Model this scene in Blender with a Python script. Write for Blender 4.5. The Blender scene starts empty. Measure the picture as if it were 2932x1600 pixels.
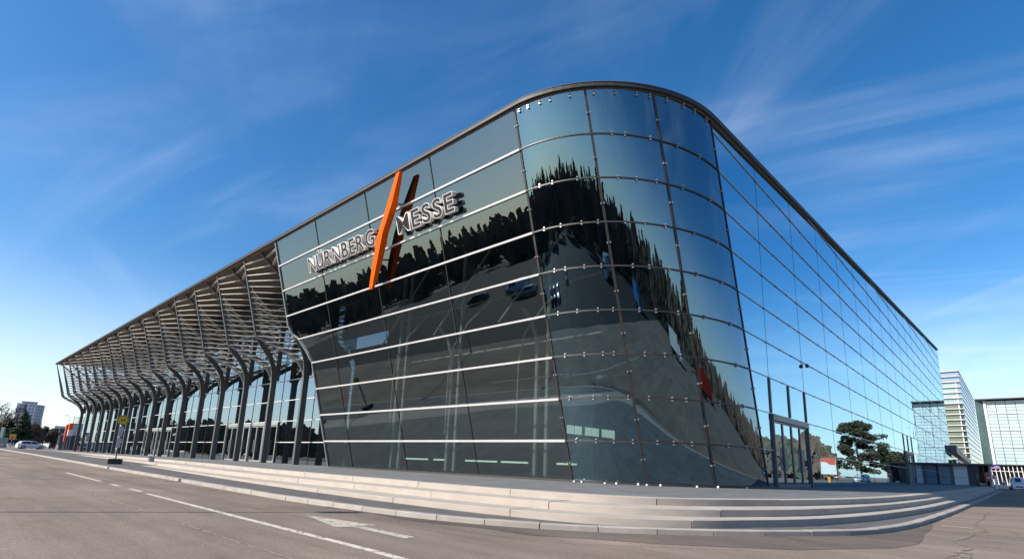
import bpy, bmesh, math, random
import numpy as np
from mathutils import Vector, Matrix

# ------------------------------------------------------------------ set-up
scene = bpy.context.scene
C = scene.collection
PI = math.pi
random.seed(7)
RNG = np.random.default_rng(11)
# plan unit: U metres. x runs along the shaded glass front, y along the sunny colonnade, z = 0 at eye level
U, EYE = 0.58, 1.86


def W(x, y, z):
    return Vector((x * U, y * U, (z + EYE) * U))


# ------------------------------------------------------------------ camera
R = ((0.675, -0.737, 0.036), (0.184, 0.121, -0.976), (0.715, 0.665, 0.217))
r_ax = Vector(R[0]).normalized()
f_ax = Vector(R[2]).normalized()
f_ax = (f_ax - r_ax * f_ax.dot(r_ax)).normalized()
u_ax = r_ax.cross(f_ax)
cam_data = bpy.data.cameras.new('camera')
cam = bpy.data.objects.new('camera', cam_data)
C.objects.link(cam)
m = Matrix((r_ax, u_ax, -f_ax)).transposed().to_4x4()
m.translation = W(0, 0, 0)
cam.matrix_world = m
cam_data.sensor_width = 36
cam_data.lens = 18.843
cam_data.shift_y = 0.0632
cam_data.clip_start = 0.1
cam_data.clip_end = 6000
scene.camera = cam

# ------------------------------------------------------------------ sun, sky, exposure
SUN_EL, SUN_PHI = math.radians(35), math.radians(24)
sun_from = Vector((-math.cos(SUN_PHI) * math.cos(SUN_EL), math.sin(SUN_PHI) * math.cos(SUN_EL), math.sin(SUN_EL)))
sd = bpy.data.lights.new('sun', 'SUN')
sd.energy = 4.6
sd.angle = math.radians(0.5)
sd.color = (1.0, 0.905, 0.79)
sun = bpy.data.objects.new('sun', sd)
C.objects.link(sun)
sun.rotation_euler = (-sun_from).to_track_quat('-Z', 'Y').to_euler()
sun.location = (0, 0, 60)

world = bpy.data.worlds.new('World')
scene.world = world
world.use_nodes = True
wt = world.node_tree
wt.nodes.clear()


def N(tree, kind, **kw):
    n = tree.nodes.new(kind)
    for k, v in kw.items():
        if k.startswith('in_'):
            key = k[3:]
            key = int(key) if key.isdigit() else key.replace('_', ' ')
            n.inputs[key].default_value = v
        else:
            setattr(n, k, v)
    return n


def L(tree, a, b):
    tree.links.new(a, b)


sky = N(wt, 'ShaderNodeTexSky', sky_type='NISHITA', sun_disc=False, sun_elevation=SUN_EL,
        sun_rotation=math.atan2(sun_from.x, sun_from.y), altitude=300, air_density=1.0, dust_density=0.9, ozone_density=2.6)
tcw = N(wt, 'ShaderNodeTexCoord')
sep = N(wt, 'ShaderNodeSeparateXYZ')
L(wt, tcw.outputs['Generated'], sep.inputs[0])
zc = N(wt, 'ShaderNodeMath', operation='MAXIMUM', in_1=0.0)
L(wt, sep.outputs['Z'], zc.inputs[0])
za = N(wt, 'ShaderNodeMath', operation='ADD', in_1=0.16)
L(wt, zc.outputs[0], za.inputs[0])
dx = N(wt, 'ShaderNodeMath', operation='DIVIDE')
dy = N(wt, 'ShaderNodeMath', operation='DIVIDE')
L(wt, sep.outputs['X'], dx.inputs[0]); L(wt, za.outputs[0], dx.inputs[1])
L(wt, sep.outputs['Y'], dy.inputs[0]); L(wt, za.outputs[0], dy.inputs[1])
cmb = N(wt, 'ShaderNodeCombineXYZ')
L(wt, dx.outputs[0], cmb.inputs[0]); L(wt, dy.outputs[0], cmb.inputs[1])


def cirrus(rot, scale, lo, hi, off, warp=0.5):
    m0 = N(wt, 'ShaderNodeMapping')
    m0.inputs['Rotation'].default_value = (0, 0, -math.radians(rot))
    L(wt, cmb.outputs[0], m0.inputs[0])
    mp = N(wt, 'ShaderNodeMapping')
    mp.inputs['Scale'].default_value = scale
    mp.inputs['Location'].default_value = off
    L(wt, m0.outputs[0], mp.inputs[0])
    nz = N(wt, 'ShaderNodeTexNoise', in_Scale=1.0, in_Detail=7.0, in_Roughness=0.55, in_Distortion=warp)
    L(wt, mp.outputs[0], nz.inputs['Vector'])
    mr = N(wt, 'ShaderNodeMapRange', interpolation_type='SMOOTHSTEP')
    mr.inputs[1].default_value = lo
    mr.inputs[2].default_value = hi
    L(wt, nz.outputs['Fac'], mr.inputs[0])
    return mr.outputs[0]


c1 = cirrus(58, (0.5, 1.9, 1), 0.48, 0.84, (3.4, 1.3, 0), 1.1)
c2 = cirrus(108, (0.5, 2.2, 1), 0.47, 0.86, (7.9, 2.9, 0), 1.1)
cm = cirrus(0, (0.6, 0.6, 1), 0.30, 0.66, (4.1, 0.7, 0), 0.4)
mx = N(wt, 'ShaderNodeMath', operation='ADD')
L(wt, c1, mx.inputs[0]); L(wt, c2, mx.inputs[1])
# haze whitens the sky towards the horizon
hz = N(wt, 'ShaderNodeMapRange', interpolation_type='SMOOTHERSTEP')
hz.inputs[1].default_value = 0.0; hz.inputs[2].default_value = 0.34
hz.inputs[3].default_value = 1.0; hz.inputs[4].default_value = 0.0
L(wt, zc.outputs[0], hz.inputs[0])
cf = N(wt, 'ShaderNodeMath', operation='MULTIPLY', in_1=0.22)
cmm = N(wt, 'ShaderNodeMath', operation='MULTIPLY')
L(wt, mx.outputs[0], cmm.inputs[0]); L(wt, cm, cmm.inputs[1])
L(wt, cmm.outputs[0], cf.inputs[0])
hf = N(wt, 'ShaderNodeMath', operation='MULTIPLY', in_1=0.42)
L(wt, hz.outputs[0], hf.inputs[0])
mixh = N(wt, 'ShaderNodeMix', data_type='RGBA')
mixh.inputs[7].default_value = (7.2, 7.7, 8.2, 1)
mixc = N(wt, 'ShaderNodeMix', data_type='RGBA')
mixc.inputs[7].default_value = (7.0, 7.6, 8.6, 1)
gam = N(wt, 'ShaderNodeHueSaturation', in_Saturation=1.34, in_Value=1.0)
L(wt, sky.outputs[0], gam.inputs['Color'])
L(wt, hf.outputs[0], mixh.inputs[0]); L(wt, gam.outputs[0], mixh.inputs[6])
L(wt, cf.outputs[0], mixc.inputs[0]); L(wt, mixh.outputs[2], mixc.inputs[6])
bg = N(wt, 'ShaderNodeBackground', in_Strength=0.108)
L(wt, mixc.outputs[2], bg.inputs[0])
wo = N(wt, 'ShaderNodeOutputWorld')
L(wt, bg.outputs[0], wo.inputs[0])

vs = scene.view_settings
vs.view_transform = 'Standard'
vs.look = 'None'
vs.gamma = 1.0
vs.use_curve_mapping = False
vs.exposure = 0.75
scene.cycles.max_bounces = 10
scene.cycles.transparent_max_bounces = 16
scene.cycles.glossy_bounces = 5
scene.cycles.caustics_reflective = False
scene.cycles.caustics_refractive = False

# ------------------------------------------------------------------ materials
MATS = {}


def new_mat(name):
    mt = bpy.data.materials.new(name)
    mt.use_nodes = True
    mt.node_tree.nodes.clear()
    MATS[name] = mt
    return mt, mt.node_tree


def pbr(name, col, rough=0.6, metal=0.0, var=0.12, vscale=1.5, bump=0.0, bscale=40.0, spec=0.5, stretch=(1, 1, 1), emit=None, coat=0.0, orand=0.35):
    """procedural surface: colour varied by two noises, optional fine bump"""
    mt, t = new_mat(name)
    o = N(t, 'ShaderNodeOutputMaterial')
    b = N(t, 'ShaderNodeBsdfPrincipled')
    b.inputs['Metallic'].default_value = metal
    b.inputs['Specular IOR Level'].default_value = spec
    b.inputs['Coat Weight'].default_value = coat
    g = N(t, 'ShaderNodeNewGeometry')
    mp = N(t, 'ShaderNodeMapping')
    mp.inputs['Scale'].default_value = stretch
    L(t, g.outputs['Position'], mp.inputs[0])
    n1 = N(t, 'ShaderNodeTexNoise', in_Scale=vscale, in_Detail=6.0, in_Roughness=0.6)
    L(t, mp.outputs[0], n1.inputs['Vector'])
    oi = N(t, 'ShaderNodeObjectInfo')
    ad = N(t, 'ShaderNodeMath', operation='MULTIPLY_ADD', in_1=orand, in_2=-orand / 2)
    L(t, oi.outputs['Random'], ad.inputs[0])
    su = N(t, 'ShaderNodeMath', operation='ADD')
    L(t, n1.outputs['Fac'], su.inputs[0]); L(t, ad.outputs[0], su.inputs[1])
    mr = N(t, 'ShaderNodeMapRange')
    mr.inputs[1].default_value = 0.25; mr.inputs[2].default_value = 0.75
    mr.inputs[3].default_value = 1 - var; mr.inputs[4].default_value = 1 + var
    L(t, su.outputs[0], mr.inputs[0])
    mul = N(t, 'ShaderNodeMix', data_type='RGBA', blend_type='MULTIPLY')
    mul.inputs[0].default_value = 1.0
    mul.inputs[6].default_value = (*col, 1)
    L(t, mr.outputs[0], mul.inputs[7])
    L(t, mul.outputs[2], b.inputs['Base Color'])
    rr = N(t, 'ShaderNodeMapRange')
    rr.inputs[3].default_value = max(0.02, rough - 0.08); rr.inputs[4].default_value = min(1, rough + 0.08)
    L(t, n1.outputs['Fac'], rr.inputs[0]); L(t, rr.outputs[0], b.inputs['Roughness'])
    if bump:
        n2 = N(t, 'ShaderNodeTexNoise', in_Scale=bscale, in_Detail=4.0)
        L(t, g.outputs['Position'], n2.inputs['Vector'])
        bp = N(t, 'ShaderNodeBump', in_Strength=bump, in_Distance=0.02)
        L(t, n2.outputs['Fac'], bp.inputs['Height'])
        L(t, bp.outputs[0], b.inputs['Normal'])
    if emit:
        b.inputs['Emission Color'].default_value = (*emit[:3], 1)
        b.inputs['Emission Strength'].default_value = emit[3]
    L(t, b.outputs[0], o.inputs[0])
    return mt


def glass(name, tint, gloss, ior=3.0, warp=0.05, tilt=0.004, wscale=0.55):
    """coated facade glass: mirror reflection by Fresnel over a dark tinted see-through body"""
    mt, t = new_mat(name)
    o = N(t, 'ShaderNodeOutputMaterial')
    g = N(t, 'ShaderNodeNewGeometry')
    oi = N(t, 'ShaderNodeObjectInfo')
    wn = N(t, 'ShaderNodeTexWhiteNoise', noise_dimensions='1D')
    L(t, oi.outputs['Random'], wn.inputs['W'])
    s1 = N(t, 'ShaderNodeVectorMath', operation='SUBTRACT')
    s1.inputs[1].default_value = (0.5, 0.5, 0.5)
    L(t, wn.outputs['Color'], s1.inputs[0])
    s2 = N(t, 'ShaderNodeVectorMath', operation='SCALE', in_Scale=tilt)
    L(t, s1.outputs[0], s2.inputs[0])
    s3 = N(t, 'ShaderNodeVectorMath', operation='ADD')
    L(t, g.outputs['Normal'], s3.inputs[0]); L(t, s2.outputs[0], s3.inputs[1])
    nm = N(t, 'ShaderNodeVectorMath', operation='NORMALIZE')
    L(t, s3.outputs[0], nm.inputs[0])
    nz = N(t, 'ShaderNodeTexNoise', in_Scale=wscale, in_Detail=2.0, in_Roughness=0.4)
    L(t, g.outputs['Position'], nz.inputs['Vector'])
    bp = N(t, 'ShaderNodeBump', in_Strength=warp, in_Distance=0.1)
    L(t, nz.outputs['Fac'], bp.inputs['Height']); L(t, nm.outputs[0], bp.inputs['Normal'])
    # Schlick reflectance, the same from both sides of the pane
    f0 = ((ior - 1) / (ior + 1)) ** 2
    lf = N(t, 'ShaderNodeLayerWeight', in_Blend=0.5)
    p5 = N(t, 'ShaderNodeMath', operation='POWER', in_1=5.0)
    L(t, lf.outputs['Facing'], p5.inputs[0])
    fr = N(t, 'ShaderNodeMath', operation='MULTIPLY_ADD', in_1=1 - f0, in_2=f0)
    L(t, p5.outputs[0], fr.inputs[0])
    gl = N(t, 'ShaderNodeBsdfAnisotropic') if False else N(t, 'ShaderNodeBsdfGlossy', in_Roughness=0.0)
    # coating tint fades out at grazing view angles
    lw = N(t, 'ShaderNodeLayerWeight', in_Blend=0.5)
    pw = N(t, 'ShaderNodeMath', operation='POWER', in_1=2.5)
    L(t, lw.outputs['Facing'], pw.inputs[0])
    gm = N(t, 'ShaderNodeMix', data_type='RGBA')
    gm.inputs[6].default_value = (*gloss, 1)
    gm.inputs[7].default_value = (0.74, 0.90, 1.0, 1)
    L(t, pw.outputs[0], gm.inputs[0]); L(t, gm.outputs[2], gl.inputs['Color'])
    L(t, bp.outputs[0], gl.inputs['Normal'])
    tr = N(t, 'ShaderNodeBsdfTransparent')
    tr.inputs['Color'].default_value = (*tint, 1)
    # thin film of dust
    df = N(t, 'ShaderNodeBsdfDiffuse')
    df.inputs['Color'].default_value = (0.35, 0.36, 0.36, 1)
    dn = N(t, 'ShaderNodeTexNoise', in_Scale=0.8, in_Detail=8.0, in_Roughness=0.7)
    mp = N(t, 'ShaderNodeMapping')
    mp.inputs['Scale'].default_value = (3, 3, 0.5)
    L(t, g.outputs['Position'], mp.inputs[0]); L(t, mp.outputs[0], dn.inputs['Vector'])
    dm = N(t, 'ShaderNodeMapRange')
    dm.inputs[1].default_value = 0.45; dm.inputs[2].default_value = 0.9; dm.inputs[3].default_value = 0.0; dm.inputs[4].default_value = 0.012
    L(t, dn.outputs['Fac'], dm.inputs[0])
    m1 = N(t, 'ShaderNodeMixShader')
    L(t, fr.outputs[0], m1.inputs[0]); L(t, tr.outputs[0], m1.inputs[1]); L(t, gl.outputs[0], m1.inputs[2])
    m2 = N(t, 'ShaderNodeMixShader')
    L(t, dm.outputs[0], m2.inputs[0]); L(t, m1.outputs[0], m2.inputs[1]); L(t, df.outputs[0], m2.inputs[2])
    L(t, m2.outputs[0], o.inputs[0])
    return mt


M_GLASS = glass('coated_glass', (0.30, 0.335, 0.33), (0.70, 0.88, 0.97), ior=2.45, tilt=0.007)
M_CURVE = glass('curved_glass', (0.25, 0.28, 0.29), (0.50, 0.80, 1.0), ior=3.0, tilt=0.0, warp=0.04, wscale=0.8)
M_SHOP = glass('colonnade_glass', (0.26, 0.32, 0.32), (0.80, 0.93, 1.0), ior=4.2, tilt=0.003)
M_SIDE = glass('side_glass', (0.08, 0.13, 0.18), (0.42, 0.82, 1.0), ior=7.5, tilt=0.0028, warp=0.02)
mt, t = new_mat('glass_back')
o_ = N(t, 'ShaderNodeOutputMaterial'); tr_ = N(t, 'ShaderNodeBsdfTransparent')
tr_.inputs[0].default_value = (0.93, 0.97, 0.96, 1)
L(t, tr_.outputs[0], o_.inputs[0])
M_BACK = mt

M_STEEL = pbr('grey_painted_steel', (0.098, 0.102, 0.102), 0.42, 0.0, 0.08, 3.0)
M_SLAT = pbr('grey_aluminium_slat', (0.44, 0.41, 0.37), 0.45, 0.15, 0.10, 2.0)
M_BAR = pbr('bright_aluminium', (0.72, 0.71, 0.70), 0.35, 0.3, 0.08, 5.0)
M_SIDEBAR = pbr('dull_aluminium', (0.52, 0.55, 0.58), 0.35, 0.4, 0.1, 5.0)
M_JOINT = pbr('dark_joint', (0.035, 0.030, 0.028), 0.5, 0.0, 0.2, 4.0)
M_CLAMP = pbr('steel_clamp', (0.42, 0.41, 0.40), 0.35, 0.5, 0.1, 4.0)
M_COPE = pbr('coping_metal', (0.028, 0.029, 0.031), 0.6, 0.0, 0.12, 1.0)
M_COPETOP = pbr('coping_cap', (0.10, 0.10, 0.102), 0.6, 0.0, 0.1, 1.0)
M_SOFFIT = pbr('soffit_panel', (0.19, 0.155, 0.12), 0.7, 0.0, 0.1, 1.0)
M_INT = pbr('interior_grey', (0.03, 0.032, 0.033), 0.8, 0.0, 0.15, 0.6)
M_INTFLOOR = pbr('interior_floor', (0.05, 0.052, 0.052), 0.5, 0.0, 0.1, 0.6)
M_INTCOL = pbr('interior_white_steel', (0.78, 0.80, 0.78), 0.45, 0.0, 0.05, 2.0)
M_GLOW = pbr('strip_light', (0.8, 0.85, 0.8), 0.5, emit=(0.75, 1.0, 0.80, 0.9))  # emission for the strip lights and for imitated daylight in the windows
M_DOOR = pbr('door_metal', (0.11, 0.12, 0.13), 0.4, 0.3, 0.1, 3.0)
M_DOORLIGHT = pbr('pale_door_metal', (0.36, 0.36, 0.35), 0.4, 0.3, 0.1, 3.0)
M_ORANGE = pbr('orange_paint', (0.90, 0.125, 0.002), 0.55, 0.0, 0.04, 1.0, spec=0.15)
M_LETTERSHELL = pbr('letter_white', (0.84, 0.83, 0.81), 0.45, 0.0, 0.05, 4.0)
M_LETTERFACE = pbr('letter_dark', (0.030, 0.028, 0.027), 0.6, 0.0, 0.08, 4.0, spec=0.2)
M_CONC = pbr('pale_concrete', (0.375, 0.338, 0.292), 0.8, 0.0, 0.13, 1.6, bump=0.12, bscale=60, orand=0.16, stretch=(1, 1, 3))
M_KERB = pbr('kerb_granite', (0.33, 0.305, 0.275), 0.85, 0.0, 0.16, 2.5, bump=0.3, bscale=45, orand=0.25)
M_RUBBER = pbr('tyre_rubber', (0.02, 0.02, 0.02), 0.8)
M_RIM = pbr('wheel_rim', (0.45, 0.45, 0.46), 0.35, 0.8)
M_CARGLASS = pbr('car_glass', (0.02, 0.025, 0.03), 0.05, 0.0, 0.0, spec=0.8)
M_BLACK = pbr('black_plastic', (0.02, 0.02, 0.02), 0.6)
M_WHITE = pbr('white_paint', (0.80, 0.80, 0.79), 0.4, 0.0, 0.05)
M_GREYSTEEL = pbr('galvanised_steel', (0.32, 0.33, 0.34), 0.45, 0.6, 0.1)
M_DARKBASE = pbr('recycled_plastic_base', (0.05, 0.055, 0.055), 0.8, 0.0, 0.1, 6, bump=0.3)
M_RED = pbr('red_paint', (0.55, 0.035, 0.03), 0.45)
M_YELLOW = pbr('yellow_sign', (0.70, 0.46, 0.02), 0.5, 0.0, 0.04)
M_GREEN = pbr('green_sign', (0.02, 0.13, 0.05), 0.5, 0.0, 0.04)
M_PAPER = pbr('timetable_board', (0.46, 0.45, 0.47), 0.55, 0.0, 0.08, 12)
M_MARK = pbr('road_paint', (0.50, 0.455, 0.39), 0.8, 0.0, 0.22, 9.0, bump=0.2)


def worn(mt, amount, sc):
    t = mt.node_tree
    out = [n for n in t.nodes if n.type == 'OUTPUT_MATERIAL'][0]
    src = out.inputs[0].links[0].from_socket
    g = N(t, 'ShaderNodeNewGeometry')
    n = N(t, 'ShaderNodeTexNoise', in_Scale=sc, in_Detail=8.0, in_Roughness=0.75)
    L(t, g.outputs['Position'], n.inputs['Vector'])
    r = N(t, 'ShaderNodeMapRange')
    r.inputs[1].default_value = amount - 0.05; r.inputs[2].default_value = amount + 0.05
    L(t, n.outputs['Fac'], r.inputs[0])
    tr = N(t, 'ShaderNodeBsdfTransparent')
    mx_ = N(t, 'ShaderNodeMixShader')
    L(t, r.outputs[0], mx_.inputs[0]); L(t, tr.outputs[0], mx_.inputs[1]); L(t, src, mx_.inputs[2])
    L(t, mx_.outputs[0], out.inputs[0])
    return mt


worn(M_MARK, 0.415, 9.0)


def asphalt(name, col, dark=1.0):
    mt, t = new_mat(name)
    o = N(t, 'ShaderNodeOutputMaterial')
    b = N(t, 'ShaderNodeBsdfPrincipled')
    b.inputs['Roughness'].default_value = 0.9
    b.inputs['Specular IOR Level'].default_value = 0.25
    g = N(t, 'ShaderNodeNewGeometry')
    big = N(t, 'ShaderNodeTexNoise', in_Scale=0.16, in_Detail=5.0, in_Roughness=0.6, in_Distortion=0.6)
    mid = N(t, 'ShaderNodeTexNoise', in_Scale=1.3, in_Detail=6.0, in_Roughness=0.65)
    fin = N(t, 'ShaderNodeTexNoise', in_Scale=38.0, in_Detail=3.0, in_Roughness=0.7)
    vor = N(t, 'ShaderNodeTexVoronoi', in_Scale=30.0)
    mp = N(t, 'ShaderNodeMapping')
    mp.inputs['Rotation'].default_value = (0, 0, 0.03)
    mp.inputs['Scale'].default_value = (1.0, 0.22, 1)
    L(t, g.outputs['Position'], mp.inputs[0])
    for n in (big, fin, vor):
        L(t, g.outputs['Position'], n.inputs['Vector'])
    L(t, mp.outputs[0], mid.inputs['Vector'])
    def rng(src, lo, hi, a, bb):
        r = N(t, 'ShaderNodeMapRange')
        r.inputs[1].default_value = lo; r.inputs[2].default_value = hi
        r.inputs[3].default_value = a; r.inputs[4].default_value = bb
        L(t, src, r.inputs[0])
        return r.outputs[0]
    f1 = rng(big.outputs['Fac'], 0.3, 0.7, 0.78, 1.20)
    f2 = rng(mid.outputs['Fac'], 0.3, 0.7, 0.84, 1.16)
    f3 = rng(fin.outputs['Fac'], 0.3, 0.7, 0.72, 1.28)
    # light aggregate grains
    f4 = rng(vor.outputs['Distance'], 0.0, 0.35, 1.55, 0.95)
    mp2 = N(t, 'ShaderNodeMapping')
    mp2.inputs['Scale'].default_value = (1.6, 0.05, 1)
    L(t, g.outputs['Position'], mp2.inputs[0])
    lane = N(t, 'ShaderNodeTexNoise', in_Scale=1.0, in_Detail=4.0, in_Roughness=0.6)
    L(t, mp2.outputs[0], lane.inputs['Vector'])
    f5 = rng(lane.outputs['Fac'], 0.35, 0.65, 0.86, 1.12)
    st_ = N(t, 'ShaderNodeTexNoise', in_Scale=0.55, in_Detail=8.0, in_Roughness=0.7, in_Distortion=1.0)
    L(t, g.outputs['Position'], st_.inputs['Vector'])
    f6 = rng(st_.outputs['Fac'], 0.57, 0.66, 1.0, 0.80)
    cur = None
    for f in (f1, f2, f3, f4, f5, f6):
        if cur is None:
            cur = f
            continue
        q = N(t, 'ShaderNodeMath', operation='MULTIPLY')
        L(t, cur, q.inputs[0]); L(t, f, q.inputs[1])
        cur = q.outputs[0]
    cr = N(t, 'ShaderNodeMix', data_type='RGBA')
    cr.inputs[6].default_value = (col[0] * 0.93, col[1] * 0.96, col[2], 1)
    cr.inputs[7].default_value = (col[0] * 1.08, col[1] * 1.03, col[2] * 0.97, 1)
    L(t, big.outputs['Fac'], cr.inputs[0])
    mul = N(t, 'ShaderNodeMix', data_type='RGBA', blend_type='MULTIPLY')
    mul.inputs[0].default_value = 1.0
    L(t, cr.outputs[2], mul.inputs[6]); L(t, cur, mul.inputs[7])
    L(t, mul.outputs[2], b.inputs['Base Color'])
    bp = N(t, 'ShaderNodeBump', in_Strength=0.5, in_Distance=0.012)
    L(t, fin.outputs['Fac'], bp.inputs['Height'])
    L(t, bp.outputs[0], b.inputs['Normal'])
    L(t, b.outputs[0], o.inputs[0])
    return mt


M_ASPH = asphalt('weathered_asphalt', (0.205, 0.168, 0.138))
M_ASPH2 = asphalt('old_dark_asphalt', (0.125, 0.105, 0.089))
M_PARK = asphalt('dark_fresh_asphalt', (0.032, 0.031, 0.030))


def paving(name, col, sx, sy):
    mt, t = new_mat(name)
    o = N(t, 'ShaderNodeOutputMaterial')
    b = N(t, 'ShaderNodeBsdfPrincipled')
    b.inputs['Roughness'].default_value = 0.75
    g = N(t, 'ShaderNodeNewGeometry')
    br = N(t, 'ShaderNodeTexBrick', in_Scale=1.0)
    br.inputs['Color1'].default_value = (*[c * 1.08 for c in col], 1)
    br.inputs['Color2'].default_value = (*[c * 0.90 for c in col], 1)
    br.inputs['Mortar'].default_value = (*[c * 0.45 for c in col], 1)
    br.inputs['Brick Width'].default_value = sx
    br.inputs['Row Height'].default_value = sy
    br.inputs['Mortar Size'].default_value = 0.012
    L(t, g.outputs['Position'], br.inputs['Vector'])
    n1 = N(t, 'ShaderNodeTexNoise', in_Scale=1.4, in_Detail=6.0)
    L(t, g.outputs['Position'], n1.inputs['Vector'])
    mr = N(t, 'ShaderNodeMapRange')
    mr.inputs[1].default_value = 0.3; mr.inputs[2].default_value = 0.7; mr.inputs[3].default_value = 0.82; mr.inputs[4].default_value = 1.15
    L(t, n1.outputs['Fac'], mr.inputs[0])
    mul = N(t, 'ShaderNodeMix', data_type='RGBA', blend_type='MULTIPLY')
    mul.inputs[0].default_value = 1.0
    L(t, br.outputs['Color'], mul.inputs[6]); L(t, mr.outputs[0], mul.inputs[7])
    L(t, mul.outputs[2], b.inputs['Base Color'])
    L(t, b.outputs[0], o.inputs[0])
    return mt


M_PAVE = paving('grey_granite_paving', (0.14, 0.145, 0.146), 1.2, 0.6)
M_STRIPPAVE = paving('grey_concrete_slabs', (0.105, 0.10, 0.095), 0.5, 0.5)

# ------------------------------------------------------------------ object helpers
ORIGIN = {}


def link(o, parent=None, origin=None):
    C.objects.link(o)
    if parent is not None:
        o.parent = parent
        base = ORIGIN.get(parent.name, Vector((0, 0, 0)))
    else:
        base = Vector((0, 0, 0))
    if origin is not None:
        o.location = origin - base
        ORIGIN[o.name] = origin.copy()
    else:
        ORIGIN[o.name] = base.copy()
    return o


def thing(name, label, cat, loc, rz=0.0, group=None):
    """an Empty at the thing's base; loc in metres"""
    o = bpy.data.objects.new(name, None)
    o.empty_display_size = 0.3
    link(o, None, Vector(loc))
    o.rotation_euler = (0, 0, rz)
    o['label'] = label
    o['category'] = cat
    if group:
        o['group'] = group
    return o


def tag(o, label, cat, group=None):
    o['label'] = label
    o['category'] = cat
    if group:
        o['group'] = group
    return o


class MB:
    """collects faces in plan units (world=True) or in metres local to the parent (world=False)"""

    def __init__(s):
        s.v, s.f, s.m = [], [], []

    def vert(s, p):
        s.v.append((float(p[0]), float(p[1]), float(p[2])))
        return len(s.v) - 1

    def face(s, pts, mi=0):
        s.f.append([s.vert(p) for p in pts])
        s.m.append(mi)

    def grid(s, rows, mi=0, flip=False):
        n = len(rows[0])
        ids = [[s.vert(p) for p in r] for r in rows]
        for i in range(len(rows) - 1):
            for j in range(n - 1):
                q = [ids[i][j], ids[i][j + 1], ids[i + 1][j + 1], ids[i + 1][j]]
                s.f.append(q[::-1] if flip else q)
                s.m.append(mi)

    def hexa(s, a, b, mi=0):
        """box between quads a and b (each four points in the same turning order)"""
        i = [s.vert(p) for p in a]
        j = [s.vert(p) for p in b]
        s.f += [i[::-1], j]
        s.m += [mi, mi]
        for k in range(4):
            l = (k + 1) % 4
            s.f.append([i[k], i[l], j[l], j[k]])
            s.m.append(mi)

    def box(s, x0, x1, y0, y1, z0, z1, mi=0):
        s.hexa([(x0, y0, z0), (x1, y0, z0), (x1, y1, z0), (x0, y1, z0)], [(x0, y0, z1), (x1, y0, z1), (x1, y1, z1), (x0, y1, z1)], mi)

    def beam(s, a, b, w, h, side=None, mi=0):
        """bar from a to b; w along side direction, h along the third direction"""
        a, b = Vector(a), Vector(b)
        t = (b - a).normalized()
        sd_ = Vector(side) if side is not None else (Vector((0, 0, 1)) if abs(t.z) < 0.9 else Vector((1, 0, 0)))
        sd_ = (sd_ - t * sd_.dot(t)).normalized()
        up = t.cross(sd_)
        q = lambda c: [c - sd_ * w / 2 - up * h / 2, c + sd_ * w / 2 - up * h / 2, c + sd_ * w / 2 + up * h / 2, c - sd_ * w / 2 + up * h / 2]
        s.hexa(q(a), q(b), mi)

    def sweep(s, path, sides, deps, mi=0):
        """rectangular section swept on a path; sides[i] = half-width vector, deps[i] = depth vector"""
        rows = []
        for p, a, d in zip(path, sides, deps):
            p, a, d = Vector(p), Vector(a), Vector(d)
            rows.append([s.vert(q) for q in (p - a, p + a, p + a + d, p - a + d)])
        for i in range(len(rows) - 1):
            for k in range(4):
                l = (k + 1) % 4
                s.f.append([rows[i][k], rows[i][l], rows[i + 1][l], rows[i + 1][k]])
                s.m.append(mi)
        s.f.append(rows[0][::-1]); s.m.append(mi)
        s.f.append(rows[-1]); s.m.append(mi)

    def tube(s, pts, rads, n=6, mi=0, cap=True):
        rings = []
        ref = None
        for i, (p, r) in enumerate(zip(pts, rads)):
            p = Vector(p)
            a = Vector(pts[max(0, i - 1)]); b = Vector(pts[min(len(pts) - 1, i + 1)])
            t = (b - a).normalized()
            if ref is None:
                ref = t.orthogonal().normalized()
            ref = (ref - t * ref.dot(t)).normalized()
            c = t.cross(ref)
            rings.append([s.vert(p + (ref * math.cos(2 * PI * k / n) + c * math.sin(2 * PI * k / n)) * r) for k in range(n)])
        for i in range(len(rings) - 1):
            for k in range(n):
                l = (k + 1) % n
                s.f.append([rings[i][k], rings[i][l], rings[i + 1][l], rings[i + 1][k]])
                s.m.append(mi)
        if cap:
            s.f.append(rings[0][::-1]); s.m.append(mi)
            s.f.append(rings[-1]); s.m.append(mi)

    def cyl(s, c, axis, r, h, n=20, mi=0):
        c = Vector(c); axis = Vector(axis).normalized()
        s.tube([c - axis * h / 2, c + axis * h / 2], [r, r], n, mi)

    def build(s, name, mat, parent=None, world=True, smooth=False, kind=None, origin=None, fix=True):
        if world:
            P = [W(*p) for p in s.v]
            if origin is None:
                lo = Vector((min(p.x for p in P), min(p.y for p in P), min(p.z for p in P)))
                hi = Vector((max(p.x for p in P), max(p.y for p in P), max(p.z for p in P)))
                origin = (lo + hi) / 2
            P = [p - origin for p in P]
        else:
            P = [Vector(p) for p in s.v]
        me = bpy.data.meshes.new(name)
        me.from_pydata(P, [], s.f)
        mats = mat if isinstance(mat, (list, tuple)) else [mat]
        for q in mats:
            me.materials.append(q)
        if len(mats) > 1:
            me.polygons.foreach_set('material_index', s.m)
        if fix:
            bm = bmesh.new(); bm.from_mesh(me)
            bmesh.ops.recalc_face_normals(bm, faces=bm.faces)
            bm.to_mesh(me); bm.free()
        if smooth:
            me.polygons.foreach_set('use_smooth', [True] * len(me.polygons))
        me.update()
        o = bpy.data.objects.new(name, me)
        link(o, parent, origin if world else None)
        if kind:
            o['kind'] = kind
        return o


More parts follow.
